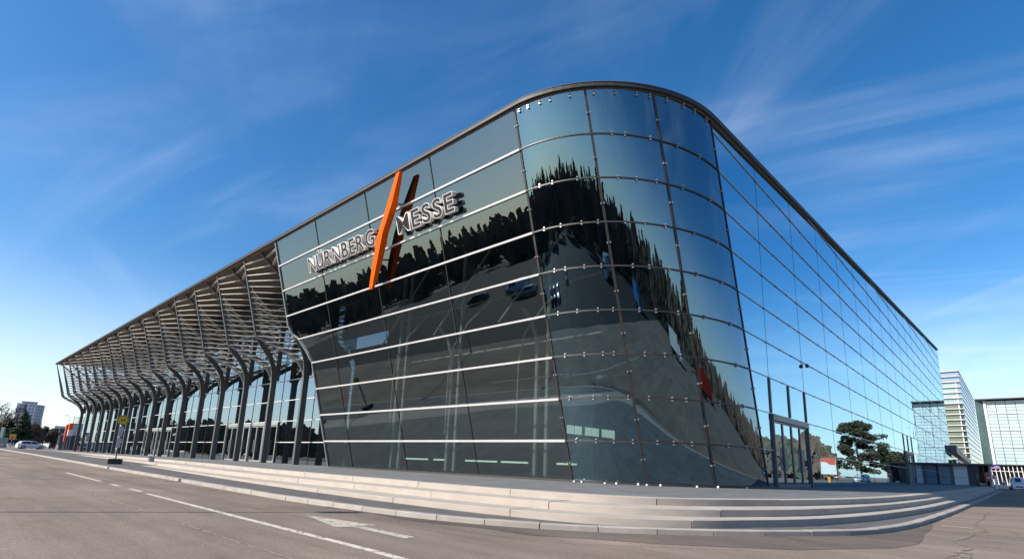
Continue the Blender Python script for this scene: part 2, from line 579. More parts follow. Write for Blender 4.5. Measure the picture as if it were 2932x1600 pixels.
def catmull(pts, n):
    """smooth open curve through pts resampled to n points by arc length"""
    P = [np.array(p, float) for p in pts]
    P = [2 * P[0] - P[1]] + P + [2 * P[-1] - P[-2]]
    out = []
    for i in range(1, len(P) - 2):
        p0, p1, p2, p3 = P[i - 1:i + 3]
        d0, d1, d2 = (max(1e-6, np.linalg.norm(b - a)) ** 0.5 for a, b in ((p0, p1), (p1, p2), (p2, p3)))
        t0, t1 = 0, d0; t2 = t1 + d1; t3 = t2 + d2
        for k in range(24):
            t = t1 + (t2 - t1) * k / 24
            A1 = (t1 - t) / (t1 - t0) * p0 + (t - t0) / (t1 - t0) * p1
            A2 = (t2 - t) / (t2 - t1) * p1 + (t - t1) / (t2 - t1) * p2
            A3 = (t3 - t) / (t3 - t2) * p2 + (t - t2) / (t3 - t2) * p3
            B1 = (t2 - t) / (t2 - t0) * A1 + (t - t0) / (t2 - t0) * A2
            B2 = (t3 - t) / (t3 - t1) * A2 + (t - t1) / (t3 - t1) * A3
            out.append((t2 - t) / (t2 - t1) * B1 + (t - t1) / (t2 - t1) * B2)
    out.append(P[-2])
    out = np.array(out)
    s = np.concatenate([[0], np.cumsum(np.linalg.norm(np.diff(out, axis=0), axis=1))])
    if n is None:
        return out, s
    q = np.linspace(0, s[-1], n)
    return np.stack([np.interp(q, s, out[:, k]) for k in range(out.shape[1])], 1)


# ------------------------------------------------------------------ ground, kerb, steps
def zr(y):
    """road level: rises gently to the far left"""
    return -1.86 + 0.0044 * min(185.0, max(0.0, y - 10))


g = MB()
ys = [-2500, -400, -60, 10, 195, 400, 2500]
xs = [-2500, -300, -30, 0, 30, 300, 2500]
g.grid([[(x, y, zr(y)) for x in xs] for y in ys])
ground = g.build('ground', M_ASPH, kind='structure', origin=Vector((0, 0, 0)))
g = MB()
g.grid([[(x, y, zr(y) + 0.008) for x in (-330, -11.5)] for y in (-300, -60, 10, 195)])
g.build('parking_area', M_PARK, kind='structure')

E1 = [(22.2, 196), (21.3, 111), (20.2, 80), (18.6, 56), (17.2, 42), (16.6, 32), (16.3, 22), (16.3, 15), (17.1, 10.6), (19.2, 8.5), (21.8, 7.4), (24.5, 6.5), (30, 5.5), (37, 4.9), (60, 4.55), (150, 4.3)]
E2 = [(19.0, 155), (18.3, 110), (17.5, 76), (16.0, 54), (15.1, 42), (14.8, 32), (14.7, 22), (14.8, 14.5), (15.6, 10.2), (17.4, 7.95), (19.6, 6.8), (22, 5.95), (27.5, 5.05), (37, 4.32), (60, 4.02), (150, 3.8)]
E3 = [(16.6, 98), (15.6, 72), (14.5, 52), (13.7, 40), (13.2, 30), (13.1, 21), (13.5, 13.5), (14.5, 9.5), (16.2, 7.5), (18.4, 6.45), (20.5, 5.6), (25.1, 4.65), (30, 4.15), (37, 3.7), (60, 3.45), (150, 3.3)]
KP = [(13.8, 196), (12.7, 118), (11.9, 85), (11.3, 60), (11.0, 42), (10.7, 30), (10.7, 21), (11.4, 14.5), (12.4, 11.5), (14, 9), (15.8, 7.2), (17.7, 5.8), (19.6, 4.7), (21.6, 3.85), (25.1, 3.3), (34.8, 2.95), (60, 2.75), (150, 2.6)]


def blocks(path, length, gap, ztop, zbot, depth, name, mat, parent, first=0.0, jitter=0.0, bev=0.012):
    """cut a curved strip into stones; each stone its own object with a chamfered outer top edge"""
    pts, s = catmull(path, None)
    tot = s[-1]
    at = lambda q: np.array([np.interp(q, s, pts[:, 0]), np.interp(q, s, pts[:, 1])])
    a = 0.0
    k = 0
    out = []
    while a < tot - 0.05:
        ln = length * (1 + random.uniform(-jitter, jitter)) if k or not first else first
        b = min(tot, a + ln)
        n = max(2, int((b - a) / 0.7) + 1)
        mb = MB()
        rows = []
        q = np.linspace(a + gap / 2, b - gap / 2, n)
        dz = random.uniform(-0.006, 0.006)
        dn = random.uniform(-0.008, 0.008)
        for u in q:
            p = at(u); t = at(min(tot, u + 0.05)) - at(max(0, u - 0.05))
            t /= np.linalg.norm(t)
            nrm = np.array([-t[1], t[0]])          # towards the building
            o = p + nrm * dn
            i = p + nrm * depth
            zt = ztop(p[1]) + dz; zb = zbot(p[1])
            o2 = o + nrm * bev
            rows.append([(o[0], o[1], zb), (o[0], o[1], zt - bev), (o2[0], o2[1], zt), (i[0], i[1], zt), (i[0], i[1], zb)])
        mb.grid(rows)
        mb.f.append([0, 1, 2, 3, 4]); mb.m.append(0)
        e = len(mb.v) - 5
        mb.f.append([e, e + 1, e + 2, e + 3, e + 4][::-1]); mb.m.append(0)
        ob = mb.build(name, mat, parent, smooth=True)
        ob.data.set_sharp_from_angle(angle=0.5)
        out.append(ob)
        a = b
        k += 1
    return out


steps = thing('entrance_steps', '', '', W(20, 20, -1.86))
for k_ in ('label', 'category'):
    del steps[k_]
steps['kind'] = 'structure'
blocks(E3, 5.9, 0.035, lambda y: -1.475, lambda y: -2.2, 2.3, 'step_block', M_CONC, steps, 3.0)
blocks(E2, 5.9, 0.035, lambda y: -1.235, lambda y: -1.70, 2.4, 'step_block', M_CONC, steps, 1.5)
blocks(E1, 5.9, 0.035, lambda y: -0.993, lambda y: -1.46, 0.62, 'step_block', M_CONC, steps, 4.2)
kerb = thing('kerb', '', '', W(12, 20, -1.86))
for k_ in ('label', 'category'):
    del kerb[k_]
kerb['kind'] = 'structure'
blocks(KP, 1.72, 0.03, lambda y: zr(y) + 0.165, lambda y: zr(y) - 0.5, 0.34, 'kerb_stone', M_KERB, kerb, 0, 0.0, 0.02)

mb = MB()
ka = catmull(KP, 160)
kb = catmull([(23.5, 198), (22.9, 118), (22.0, 85), (20.6, 60), (19.2, 44), (18.5, 32), (18.2, 22), (18.2, 15.5), (19.0, 12.0), (20.6, 10.3), (22.8, 9.2), (25.5, 8.2), (30, 7.2), (37, 6.6), (60, 6.2), (150, 6)], 160)
rows = []
for a, b in zip(ka, kb):
    d = (b - a) / np.linalg.norm(b - a)
    a2 = a + d * 0.30
    rows.append([(p[0], p[1], min(-1.012, zr(p[1]) + 0.15)) for p in (a2, a2 + (b - a2) * 0.33, a2 + (b - a2) * 0.66, b)])
mb.grid(rows)
mb.build('pavement', M_STRIPPAVE, kind='structure')

mb = MB()
e1 = catmull(E1, 140)
pl = [(p[0] + 0.0, p[1]) for p in e1]
# platform sheet: from just inside the edge stones to under the building
off = []
for i, p in enumerate(e1):
    t = e1[min(len(e1) - 1, i + 1)] - e1[max(0, i - 1)]
    t /= np.linalg.norm(t)
    off.append((p[0] - t[1] * 0.3, p[1] + t[0] * 0.3))
loop = [(22.4, 215)] + off + [(260, 4.6), (260, 70), (70, 70), (70, 215)]
mb.face([(x, y, -1.0) for x, y in loop])
mb.build('plaza', M_PAVE, kind='structure')
# solid edge below the plaza where the stones end
mb = MB()
mb.box(22.3, 60, 196.3, 216, -1.4, -1.003)
mb.box(150.2, 262, 4.45, 30, -1.86, -1.003)
mb.build('plaza_base', M_CONC, kind='structure')

# ---- markings and repairs on the road (thin sheets)
zl = lambda y, k=1: zr(y) + 0.007 * k


def strip(mb, pts, w, k=1, taper=None):
    for i in range(len(pts) - 1):
        a, b = np.array(pts[i], float), np.array(pts[i + 1], float)
        t = (b - a) / np.linalg.norm(b - a)
        n = np.array([-t[1], t[0]]) * w / 2
        q = [a - n, b - n, b + n, a + n]
        mb.face([(p[0], p[1], zl(p[1], k)) for p in q])


def marking(name, polys, mat=M_MARK, k=1):
    mb = MB()
    for pts, w in polys:
        strip(mb, pts, w, k)
    return mb.build(name, mat, kind='structure')


marking('lane_line', [([(6.35, -12), (6.62, 8.0)], 0.21), ([(6.62, 8.0), (6.75, 10)], 0.21), ([(6.75, 10), (6.80, 18), (6.90, 27.0)], 0.21),
                      ([(7.0, 28.4), (7.02, 30.3)], 0.21), ([(7.03, 32.3), (7.04, 34.0)], 0.21), ([(7.08, 36.6), (7.20, 47.7)], 0.21)])
mb = MB()
mb.face([(x, y, zl(y)) for x, y in ((8.72, 16.7), (8.02, 13.75), (8.45, 13.55), (8.62, 13.6), (9.0, 13.7), (9.25, 13.5))])
mb.face([(x, y, zl(y)) for x, y in ((8.45, 13.5), (8.35, 11.05), (8.72, 11.15), (8.72, 13.5))])
mb.build('direction_arrow', M_MARK, kind='structure')
marking('worn_marking', [([(29.1, 2.55), (29.0, 1.55)], 0.30)], k=2)
mb = MB()
kd = catmull(KP, 220)
rows = []
for i, p in enumerate(kd):
    if not (5.5 < p[1] < 19.5 or (p[1] <= 5.5 and p[0] < 33)):
        continue
    t = kd[min(len(kd) - 1, i + 1)] - kd[max(0, i - 1)]
    t /= np.linalg.norm(t)
    n = np.array([t[1], -t[0]])
    w = 0.15 + 2.3 * math.exp(-((p[0] - 17.5) / 6.5) ** 2) * (1 if p[1] < 9 else max(0.1, 1 - (p[1] - 9) / 9)) + 0.12 * math.sin(p[0] * 5) + 0.1 * math.sin(p[1] * 3.1)
    q = p + n * max(0.12, w)
    rows.append([(p[0], p[1], zl(p[1])), (q[0], q[1], zl(q[1]))])
mb.grid(rows)
mb.build('road_patch', M_ASPH2, kind='structure')
M_SEAL = worn(pbr('sandy_crack_fill', (0.25, 0.215, 0.175), 0.9, 0.0, 0.3, 6.0, bump=0.3), 0.47, 4.0)
marking('road_crack', [([(45, 1.55), (41, 1.62), (37.2, 1.5), (34, 1.66), (31.2, 1.6), (30.6, 1.4), (29.5, 1.25)], 0.10),
                       ([(29.5, 1.25), (27.6, 1.1), (27.1, 1.5), (25.6, 1.42), (24.2, 1.5), (22.4, 1.7), (21.6, 1.5), (20.6, 1.2), (18.9, 1.4), (17.6, 1.45)], 0.14),
                       ([(23.6, 1.4), (23.6, 0.8), (23.4, 0.0), (23.3, -3)], 0.07), ([(21.3, 1.2), (21.35, 0.8), (21.4, 0.3), (21.5, -3)], 0.06),
                       ([(19.2, 1.2), (17.4, 1.18)], 0.2), ([(29.3, 0.5), (27.8, 0.2)], 0.2)], M_SEAL, 2)
M_SEAM = worn(pbr('paving_seam', (0.225, 0.19, 0.16), 0.9, 0.0, 0.25, 5.0), 0.45, 3.0)
marking('road_seam', [([(4.95, -10), (5.02, 12), (5.1, 30), (5.1, 60)], 0.055), ([(10.2, 34), (10.35, 12), (11.3, 8.2), (14, 5.2)], 0.04)], M_SEAM, 1)

# ------------------------------------------------------------------ the exhibition hall
hall = thing('exhibition_hall', 'long dark glass exhibition hall with rounded corner and ribbed slat canopy', 'building', W(30, 40, -1.0))
LEAN = 0.291
ZROW = [-1.0, 1.57, 4.17, 6.77, 9.37, 11.97, 14.57, 17.2, 19.8]
STEP = 2.6
ROOF0 = 22.33


def xl(z, o=0.0):
    """x of the leaning sunny glass front at height z (o = offset outwards)"""
    return 28.6 - LEAN * z - o


def roof_z(x):
    return ROOF0 + 0.0785 * max(0.0, x - 22.2)


YC, YR, XA, YB = 21.13, 12.43, 10.36, 8.70     # end of the straight front, line of the shaded front, corner radii
XG = 22.84                                       # x of the front at z = 19.8


def corner(tt, z, o=0.0):
    """point on the leaning rounded corner; tt 0..1 from the sunny front to the shaded front"""
    a = tt * PI / 2
    dxz = xl(z) - xl(19.8)
    nx, ny = -math.cos(a) / XA, -math.sin(a) / YB
    l = math.hypot(nx, ny)
    return (XG + XA * (1 - math.cos(a)) + dxz + nx / l * o, YC - YB * math.sin(a) + ny / l * o, z)


def edge_y(z):
    """left end of the leaning glass: steps back where the ribs bend in"""
    for (z0, y0), (z1, y1) in (((-9, 51.86), (9.4, 51.9)), ((9.4, 51.9), (10.4, 52.6)), ((10.4, 52.6), (11.98, 54.0)), ((11.98, 54.0), (12.6, 55.2)), ((12.6, 55.2), (13.6, 55.8)), ((13.6, 55.8), (30, 55.85))):
        if z0 <= z <= z1:
            return y0 + (y1 - y0) * (z - z0) / (z1 - z0)
    return 55.85


def slab(mb, poly, back, m0=0, m1=1):
    """thin pane: front polygon, back polygon offset by vector, edges"""
    b = Vector(back)
    n = len(poly)
    i = [mb.vert(p) for p in poly]
    j = [mb.vert(Vector(p) + b) for p in poly]
    mb.f.append(i); mb.m.append(m0)
    mb.f.append(j[::-1]); mb.m.append(m1)
    for k in range(n):
        l = (k + 1) % n
        mb.f.append([i[k], j[k], j[l], i[l]]); mb.m.append(m1)


def cliptop(poly, zf):
    """clip polygon (x,z) below the line z = zf(x)"""
    out = []
    for i in range(len(poly)):
        a, b = poly[i], poly[(i + 1) % len(poly)]
        da, db = zf(a[0]) - a[1], zf(b[0]) - b[1]
        if da >= 0:
            out.append(a)
        if (da >= 0) != (db >= 0):
            t = da / (da - db)
            out.append((a[0] + (b[0] - a[0]) * t, a[1] + (b[1] - a[1]) * t))
    return out


GAP = 0.035
# --- sunny leaning front: four columns of panes, ten rows
YV = [YC, 29.82, 38.6, 47.32, None]
rows_l = ZROW + [ROOF0]
for r in range(len(rows_l) - 1):
    z0, z1 = rows_l[r] + GAP, rows_l[r + 1] - GAP
    for c in range(4):
        ya = YV[c] + GAP
        zz = [z0, z1]
        if c == 3:
            zz = sorted(set([z0, z1] + [z for z in (9.4, 10.4, 11.98, 12.6, 13.6) if z0 < z < z1]))
            right = [(edge_y(z) - GAP, z) for z in zz]
        else:
            right = [(YV[c + 1] - GAP, z) for z in zz]
        poly = [(xl(z0), ya, z0)] + [(xl(z), y, z) for y, z in right] + [(xl(z1), ya, z1)]
        mb = MB()
        slab(mb, [Vector(p) for p in poly][::-1], (0.05, 0, 0.0145))
        mb.build('glass_pane', [M_GLASS, M_BACK], hall, fix=False)
# --- rounded corner: three columns
TV = [0.0, 0.345, 0.64, 1.0]
for r in range(len(rows_l) - 1):
    for c in range(3):
        mb = MB()
        n = 14
        t0, t1 = TV[c] + 0.003, TV[c + 1] - 0.003
        z0, z1 = rows_l[r] + GAP, rows_l[r + 1] - GAP
        front, back = [], []
        for k in range(n + 1):
            tt = t0 + (t1 - t0) * k / n
            zt = z1
            if r == len(rows_l) - 2:
                zt = roof_z(corner(tt, z1)[0]) - GAP
            front.append([corner(tt, z0), corner(tt, zt)])
            back.append([corner(tt, z0, -0.05), corner(tt, zt, -0.05)])
        mb.grid(front, 0, True)
        nb = len(mb.f)
        mb.grid(back, 1, False)
        ob = mb.build('curved_pane', [M_CURVE, M_BACK], hall, smooth=True, fix=False)
# --- shaded vertical front
XV = [None, 40.75] + [40.75 + 9.0 * k for k in range(1, 17)] + [189.25]
rows_r = ZROW + [ZROW[-1] + STEP * k for k in range(1, 7)]
xg = lambda z: corner(1.0, z)[0]
side_mesh = None
for c in range(len(XV) - 1):
    for r in range(len(rows_r) - 1):
        GAP = 0.012
        z0, z1 = rows_r[r] + GAP, rows_r[r + 1] - GAP
        if c == 0:
            q = [(xg(z0) + GAP, z0), (XV[1] - GAP, z0), (XV[1] - GAP, z1), (xg(z1) + GAP, z1)]
        else:
            q = [(XV[c] + GAP, z0), (XV[c + 1] - GAP, z0), (XV[c + 1] - GAP, z1), (XV[c] + GAP, z1)]
        full = all(roof_z(x) - 0.05 > z for x, z in q)
        if not full:
            q = cliptop(q, lambda x: roof_z(x) - 0.05)
        if len(q) < 3:
            continue
        door_bay = c in (1, 8)
        if door_bay and r in (0, 1):
            continue
        if full and 0 < c < 17 and not (door_bay and r == 2):
            if side_mesh is None:
                mb = MB()
                slab(mb, [Vector((x, YR, z)) for x, z in q], (0, 0.05, 0))
                o = mb.build('glass_pane', [M_SIDE, M_BACK], hall, fix=False)
                side_mesh = o.data
            else:
                o = bpy.data.objects.new('glass_pane', side_mesh)
                link(o, hall, W((q[0][0] + q[1][0]) / 2, YR + 0.025, (q[0][1] + q[2][1]) / 2))
                o.scale = (1, 1, (q[2][1] - q[0][1]) / (2.57 - 2 * GAP))
        elif door_bay and r == 2:
            xm = (XV[c] + XV[c + 1]) / 2
            for a, b in ((XV[c] + 0.12, xm - 0.09), (xm + 0.09, XV[c + 1] - 0.12)):
                mb = MB()
                slab(mb, [Vector(p) for p in ((a, YR, z0), (b, YR, z0), (b, YR, z1), (a, YR, z1))], (0, 0.05, 0))
                mb.build('glass_pane', [M_SIDE, M_BACK], hall, fix=False)
        else:
            mb = MB()
            slab(mb, [Vector((x, YR, z)) for x, z in q], (0, 0.05, 0))
            mb.build('glass_pane', [M_SIDE, M_BACK], hall, fix=False)

GAP = 0.035
# --- horizontal bars and upright joints
for z in ZROW[1:]:
    mb = MB()
    nrm = Vector((-1, 0, -LEAN)).normalized()
    for ya, yb in ((YC, edge_y(z) - 0.02),):
        a, b = Vector((xl(z), ya, z)), Vector((xl(z), yb, z))
        mb.sweep([a, b], [Vector((LEAN, 0, -1)).normalized() * -0.064] * 2, [nrm * 0.14] * 2)
    mb.build('transom', M_BAR, hall)
    mb = MB()
    P = [corner(k / 40, z) for k in range(41)]
    O = [Vector(corner(k / 40, z, 0.07)) - Vector(corner(k / 40, z)) for k in range(41)]
    mb.sweep(P, [Vector((0, 0, 0.045))] * 41, O)
    mb.build('corner_transom', M_JOINT, hall)
for z in [q for q in rows_r[1:] if q < 36]:
    xa = max(xg(z), 22.2 + (z - ROOF0) / 0.0785) + 0.05
    if xa > 188:
        continue
    doors = [(XV[c], XV[c + 1]) for c in (1, 8)]
    segs = [(xa, 189.2)]
    if z < 2:
        segs = []
        p = xa
        for a, b in doors:
            segs.append((p, a - 0.1)); p = b + 0.1
        segs.append((p, 189.2))
    for a, b in segs:
        mb = MB()
        mb.box(a, b, YR - 0.06, YR - 0.002, z - 0.024, z + 0.024)
        mb.build('side_transom', M_SIDEBAR, hall)
for y in YV[:4]:
    mb = MB()
    nrm = Vector((-1, 0, -LEAN)).normalized()
    w = 0.075 if y == YC else 0.03
    mb.sweep([Vector((xl(-1), y, -1)), Vector((xl(ROOF0), y, ROOF0))], [Vector((0, w, 0))] * 2, [nrm * 0.05] * 2)
    mb.build('joint', M_JOINT, hall)
for tt in TV[1:]:
    mb = MB()
    zt = roof_z(corner(tt, 22.4)[0])
    a = corner(tt, -1); b = corner(tt, zt)
    d = Vector(corner(tt, 0, 0.06)) - Vector(corner(tt, 0))
    sdv = Vector((-d.y, d.x, 0)).normalized() * (0.075 if tt < 1 else 0.045)
    mb.sweep([a, b], [sdv] * 2, [d] * 2)
    mb.build('joint', M_JOINT, hall)
for x in XV[1:]:
    mb = MB()
    mb.box(x - 0.012, x + 0.012, YR - 0.012, YR - 0.002, -1, roof_z(x) - 0.05)
    mb.build('joint', M_JOINT, hall)
# --- small steel clamps on the corner glass
mb = MB()


def clamp(p, d, s, sz=0.043):
    p, d, s = Vector(p), Vector(d).normalized(), Vector(s).normalized()
    v = d.cross(s)
    for k in (-1, 1):
        c = p + v * 0.095 * k
        q = lambda e: [c + s * a * sz + v * b * sz * 0.8 + d * e for a, b in ((-1, -1), (1, -1), (1, 1), (-1, 1))]
        mb.hexa(q(0.0), q(0.12))


random.seed(3)
for z in ZROW[1:]:
    for tt in (0.07, 0.155, 0.24, 0.31, 0.41, 0.50, 0.58, 0.72, 0.86):
        tt += random.uniform(-0.02, 0.02)
        if z > 19 and tt < 0.35:
            continue
        p = Vector(corner(tt, z)); d = Vector(corner(tt, z, 1)) - p
        s = Vector(corner(tt + 0.01, z)) - p
        clamp(p, d, s)
for tt in TV:
    for r in range(len(rows_l) - 1):
        z = (rows_l[r] + rows_l[r + 1]) / 2 + random.uniform(-0.25, 0.25)
        p = Vector(corner(tt, z)); d = Vector(corner(tt, z, 1)) - p
        clamp(p, d, Vector((-LEAN, 0, 1)))
for tt in (0.03, 0.08, 0.14, 0.19, 0.28, 0.38, 0.47, 0.56, 0.62, 0.7, 0.79, 0.86, 0.95):
    x = corner(tt, 22.4)[0]
    z = roof_z(x) - 0.25
    p = Vector(corner(tt, z)); d = Vector(corner(tt, z, 1)) - p
    clamp(p, d, Vector((-d.y, d.x, 0)), 0.055)
for c in range(1, 17):
    for z in rows_r[1:]:
        for k in (0.0, 0.36, 0.68):
            x = XV[c] + k * 9
            if x < 105 and z < roof_z(x) - 0.4 and not (z < 4 and c in (1, 8)):
                mb.box(x - 0.09, x + 0.09, YR - 0.085, YR - 0.06, z - 0.05, z + 0.05)
mb.build('clamp', M_CLAMP, hall, kind='stuff')
# glazing blocks lying along the foot of the corner glass
mb = MB()
for tt in (0.02, 0.06, 0.17, 0.22, 0.31, 0.345, 0.40, 0.55, 0.645, 0.8):
    p = Vector(corner(tt, -0.93, 0.16)); a = random.uniform(0, 1)
    mb.box(p.x - 0.07, p.x + 0.07, p.y - 0.05, p.y + 0.05, -0.995, -0.92 + 0.06 * random.random())
mb.build('glazing_block', M_WHITE, hall, kind='stuff')
# dark base strip of the glass
mb = MB()
P = [Vector((xl(-0.93), edge_y(-0.9), -0.93))] + [Vector(corner(k / 30, -0.93)) for k in range(31)] + [Vector((40.6, YR, -0.93))]
O = [Vector((-0.1, 0, 0))] + [Vector(corner(k / 30, -0.93, 0.1)) - Vector(corner(k / 30, -0.93)) for k in range(31)] + [Vector((0, -0.1, 0))]
mb.sweep(P, [Vector((0, 0, 0.065))] * len(P), O)
mb.build('base_rail', M_JOINT, hall)

# --- roof with a coping all the way round
YEND = 55.87 + 8.6 * 16
outl = [(xl(ROOF0, 0.12), YEND + 0.2)] + [(xl(ROOF0, 0.12), YC)] + [corner(k / 24, 22.4, 0.12)[:2] for k in range(1, 24)] + [(xg(22.4) + 0.3, YR - 0.12), (189.4, YR - 0.12), (189.4, 75), (60, 75), (60, YEND + 0.2)]
mb = MB()
top = [mb.vert((x, y, roof_z(x) + 0.26)) for x, y in outl]
bot = [mb.vert((x, y, roof_z(x) + 0.0)) for x, y in outl]
mb.f += [top, bot[::-1]]; mb.m += [0, 1]
for i in range(len(outl)):
    j = (i + 1) % len(outl)
    mb.f.append([top[i], bot[i], bot[j], top[j]]); mb.m.append(0)
mb.build('roof', [M_COPE, M_SOFFIT], hall)
run = outl[:-3]
mb = MB()
P = [Vector((x, y, roof_z(x) + 0.04)) for x, y in run]
O = []
for i in range(len(run)):
    a, b = Vector(run[max(0, i - 1)]), Vector(run[min(len(run) - 1, i + 1)])
    t2 = (b - a).normalized()
    O.append(Vector((t2.y, -t2.x, 0)) * 0.16)
mb.sweep([p + Vector((0, 0, 0.13)) for p in P], [Vector((0, 0, 0.13))] * len(P), O)
mb.build('coping', M_COPE, hall)
mb = MB()
mb.sweep([p + Vector((0, 0, 0.276)) for p in P], [Vector((0, 0, 0.014))] * len(P), [o * 1.2 for o in O])
mb.build('coping_cap', M_COPETOP, hall)

# --- edge trim of the leaning glass, left end, and the return behind it
mb = MB()
zz = [-1, 4, 9.4, 9.9, 10.4, 11.2, 11.98, 12.3, 12.6, 13.1, 13.6, 15, ROOF0]
nrm = Vector((-1, 0, -LEAN)).normalized()
mb.sweep([Vector((xl(z), edge_y(z) + 0.05, z)) for z in zz], [Vector((0, 0.09, 0))] * len(zz), [nrm * 0.12] * len(zz))
mb.build('edge_trim', M_GREYSTEEL, hall)
mb = MB()
mb.grid([[(xl(z) + 0.06, edge_y(z) + 0.06, z), (max(30.4, xl(z) + 0.5), edge_y(z) + 0.06, z)] for z in zz])
mb.build('return_wall', M_STEEL, hall)

# --- pleated slat canopy: ribs, branches, columns
RK = [55.87 + 8.6 * k for k in range(17)]
CK = [55.87 + 8.6 * (k + 0.5) for k in range(16)]
BR = [(24.42, 0, 14.25), (24.62, 0.08, 13.75), (24.95, 0.30, 13.3), (25.67, 0.85, 12.8), (26.5, 1.55, 12.3), (27.4, 2.35, 11.75), (28.1, 3.1, 11.15), (28.62, 3.75, 10.4), (28.9, 4.15, 9.6), (29.0, 4.26, 8.9)]
rib_mesh = None
col_mesh = None
br_mesh = {}
EY = Vector((0, 1, 0))
for k, y in enumerate(RK):
    if rib_mesh is None:
        mb = MB()
        zz = [ROOF0, 19, 16.5, 15, 14.25]
        P = [Vector((xl(z) if z > 15 else xl(z) - 0.0, y, z)) for z in zz]
        mb.sweep(P, [EY * 0.12] * len(P), [Vector((0.15, 0, 0.05)), Vector((0.35, 0, .1)), Vector((0.5, 0, 0.15)), Vector((0.55, 0, 0.2)), Vector((0.58, 0, 0.3))])
        o = mb.build('rib', M_STEEL, hall)
        rib_mesh = o.data; rib_o = Vector(ORIGIN[o.name])
    else:
        o = bpy.data.objects.new('rib', rib_mesh)
        link(o, hall, rib_o + Vector((0, 8.6 * U * k, 0)))
for k in range(17):
    for sg in (-1, 1):
        if (k == 0 and sg < 0) or (k == 16 and sg > 0):
            continue
        if sg not in br_mesh:
            mb = MB()
            P = [Vector((x, RK[k] + sg * yo, z)) for x, yo, z in BR]
            D, S = [], []
            for i in range(len(P)):
                tg = (P[min(len(P) - 1, i + 1)] - P[max(0, i - 1)]).normalized()
                d = tg.cross(EY)
                if d.x < 0:
                    d = -d
                D.append(d.normalized() * 0.62)
                S.append(EY * 0.125)
            mb.sweep(P, S, D)
            o = mb.build('branch', M_STEEL, hall)
            br_mesh[sg] = (o.data, Vector(ORIGIN[o.name]), k)
        else:
            me_, og, k0 = br_mesh[sg]
            o = bpy.data.objects.new('branch', me_)
            link(o, hall, og + Vector((0, 8.6 * U * (k - k0), 0)))
for k, y in enumerate(CK):
    if col_mesh is None:
        mb = MB()
        P = [Vector((29.0, y, z)) for z in (9.3, 6, -1.0)]
        mb.sweep(P, [EY * 0.2] * 3, [Vector((0.66, 0, 0)), Vector((0.66, 0, 0)), Vector((0.66, 0, 0))])
        P = [Vector((29.35, y, z)) for z in (17.4, 9.28)]
        mb.sweep(P, [EY * 0.2] * 2, [Vector((0.6, 0, 0)), Vector((0.6, 0, 0))])
        o = mb.build('column', M_STEEL, hall)
        col_mesh = o.data; col_o = Vector(ORIGIN[o.name])
    else:
        o = bpy.data.objects.new('column', col_mesh)
        link(o, hall, col_o + Vector((0, 8.6 * U * k, 0)))


def valley(z):
    return min(29.25, 22.84 + (21.84 - z) * 1.34)


def ribpt(z):
    if z >= 14.25:
        return xl(z), 0.0
    for a, b in zip(BR, BR[1:]):
        if b[2] <= z <= a[2]:
            t_ = (a[2] - z) / (a[2] - b[2])
            return a[0] + (b[0] - a[0]) * t_, a[1] + (b[1] - a[1]) * t_
    return 29.0, 4.26


NS = 18
for s_ in range(NS):
    z = 21.84 - s_ * 0.633
    xr, yo = ribpt(z)
    xr += 0.06
    xv_ = valley(z)
    if xv_ - xr < 0.3:
        continue
    sl = None
    for k in range(16):
        if sl is None:
            mb = MB()
            for ya, yb in ((RK[0] + yo + 0.1, CK[0]), (RK[1] - yo - 0.1, CK[0])):
                a, b = Vector((xr, ya, z)), Vector((xv_, yb, z))
                dp = Vector((0.27, 0, 0.03))
                mb.sweep([a, b], [Vector((0, 0, 0.044))] * 2, [dp, dp])
            o = mb.build('louvre', M_SLAT, hall)
            sl = o.data; so = Vector(ORIGIN[o.name])
        else:
            o = bpy.data.objects.new('louvre', sl)
            link(o, hall, so + Vector((0, 8.6 * U * k, 0)))
# valley braces up to the roof edge and an inner purlin grid below the soffit
vb = None
for k, y in enumerate(CK):
    if vb is None:
        mb = MB()
        mb.beam((22.35, y, 22.3), (24.6, y, 20.5), 0.24, 0.34, (0, 1, 0))
        mb.beam((24.6, y, 20.5), (29.3, y, 17.0), 0.24, 0.34, (0, 1, 0))
        mb.beam((24.6, y, 20.5), (29.4, y, 21.9), 0.2, 0.3, (0, 1, 0))
        o = mb.build('brace', M_STEEL, hall)
        vb = o.data; vo = Vector(ORIGIN[o.name])
    else:
        o = bpy.data.objects.new('brace', vb)
        link(o, hall, vo + Vector((0, 8.6 * U * k, 0)))

# --- recessed glass front of the colonnade
XS = 30.72
YS = [51.95] + CK + [YEND]
rows_s = ZROW + [22.0]
door_cols = {2, 3, 7, 8}
for c in range(len(YS) - 1):
    for r in range(len(rows_s) - 1):
        z0, z1 = rows_s[r] + GAP, rows_s[r + 1] - GAP
        if c in door_cols and r < 2:
            continue
        mb = MB()
        slab(mb, [Vector(p) for p in ((XS, YS[c] + GAP, z0), (XS, YS[c + 1] - GAP, z0), (XS, YS[c + 1] - GAP, z1), (XS, YS[c] + GAP, z1))][::-1], (0.05, 0, 0))
        mb.build('shopfront_pane', [M_SHOP, M_BACK], hall, fix=False)
for r, z in enumerate(ZROW[1:]):
    segs = []
    p = 51.95
    if r == 0:
        for c in (2, 7):
            segs.append((p, YS[c])); p = YS[c + 2]
    segs.append((p, YEND))
    for a, b in segs:
        mb = MB()
        mb.box(XS - 0.1, XS - 0.002, a, b, z - 0.05, z + 0.05)
        mb.build('shopfront_transom', M_BAR, hall)
for y in YS[1:]:
    mb = MB()
    mb.box(XS - 0.04, XS - 0.001, y - 0.035, y + 0.035, -1, 22.2)
    mb.build('joint', M_JOINT, hall)


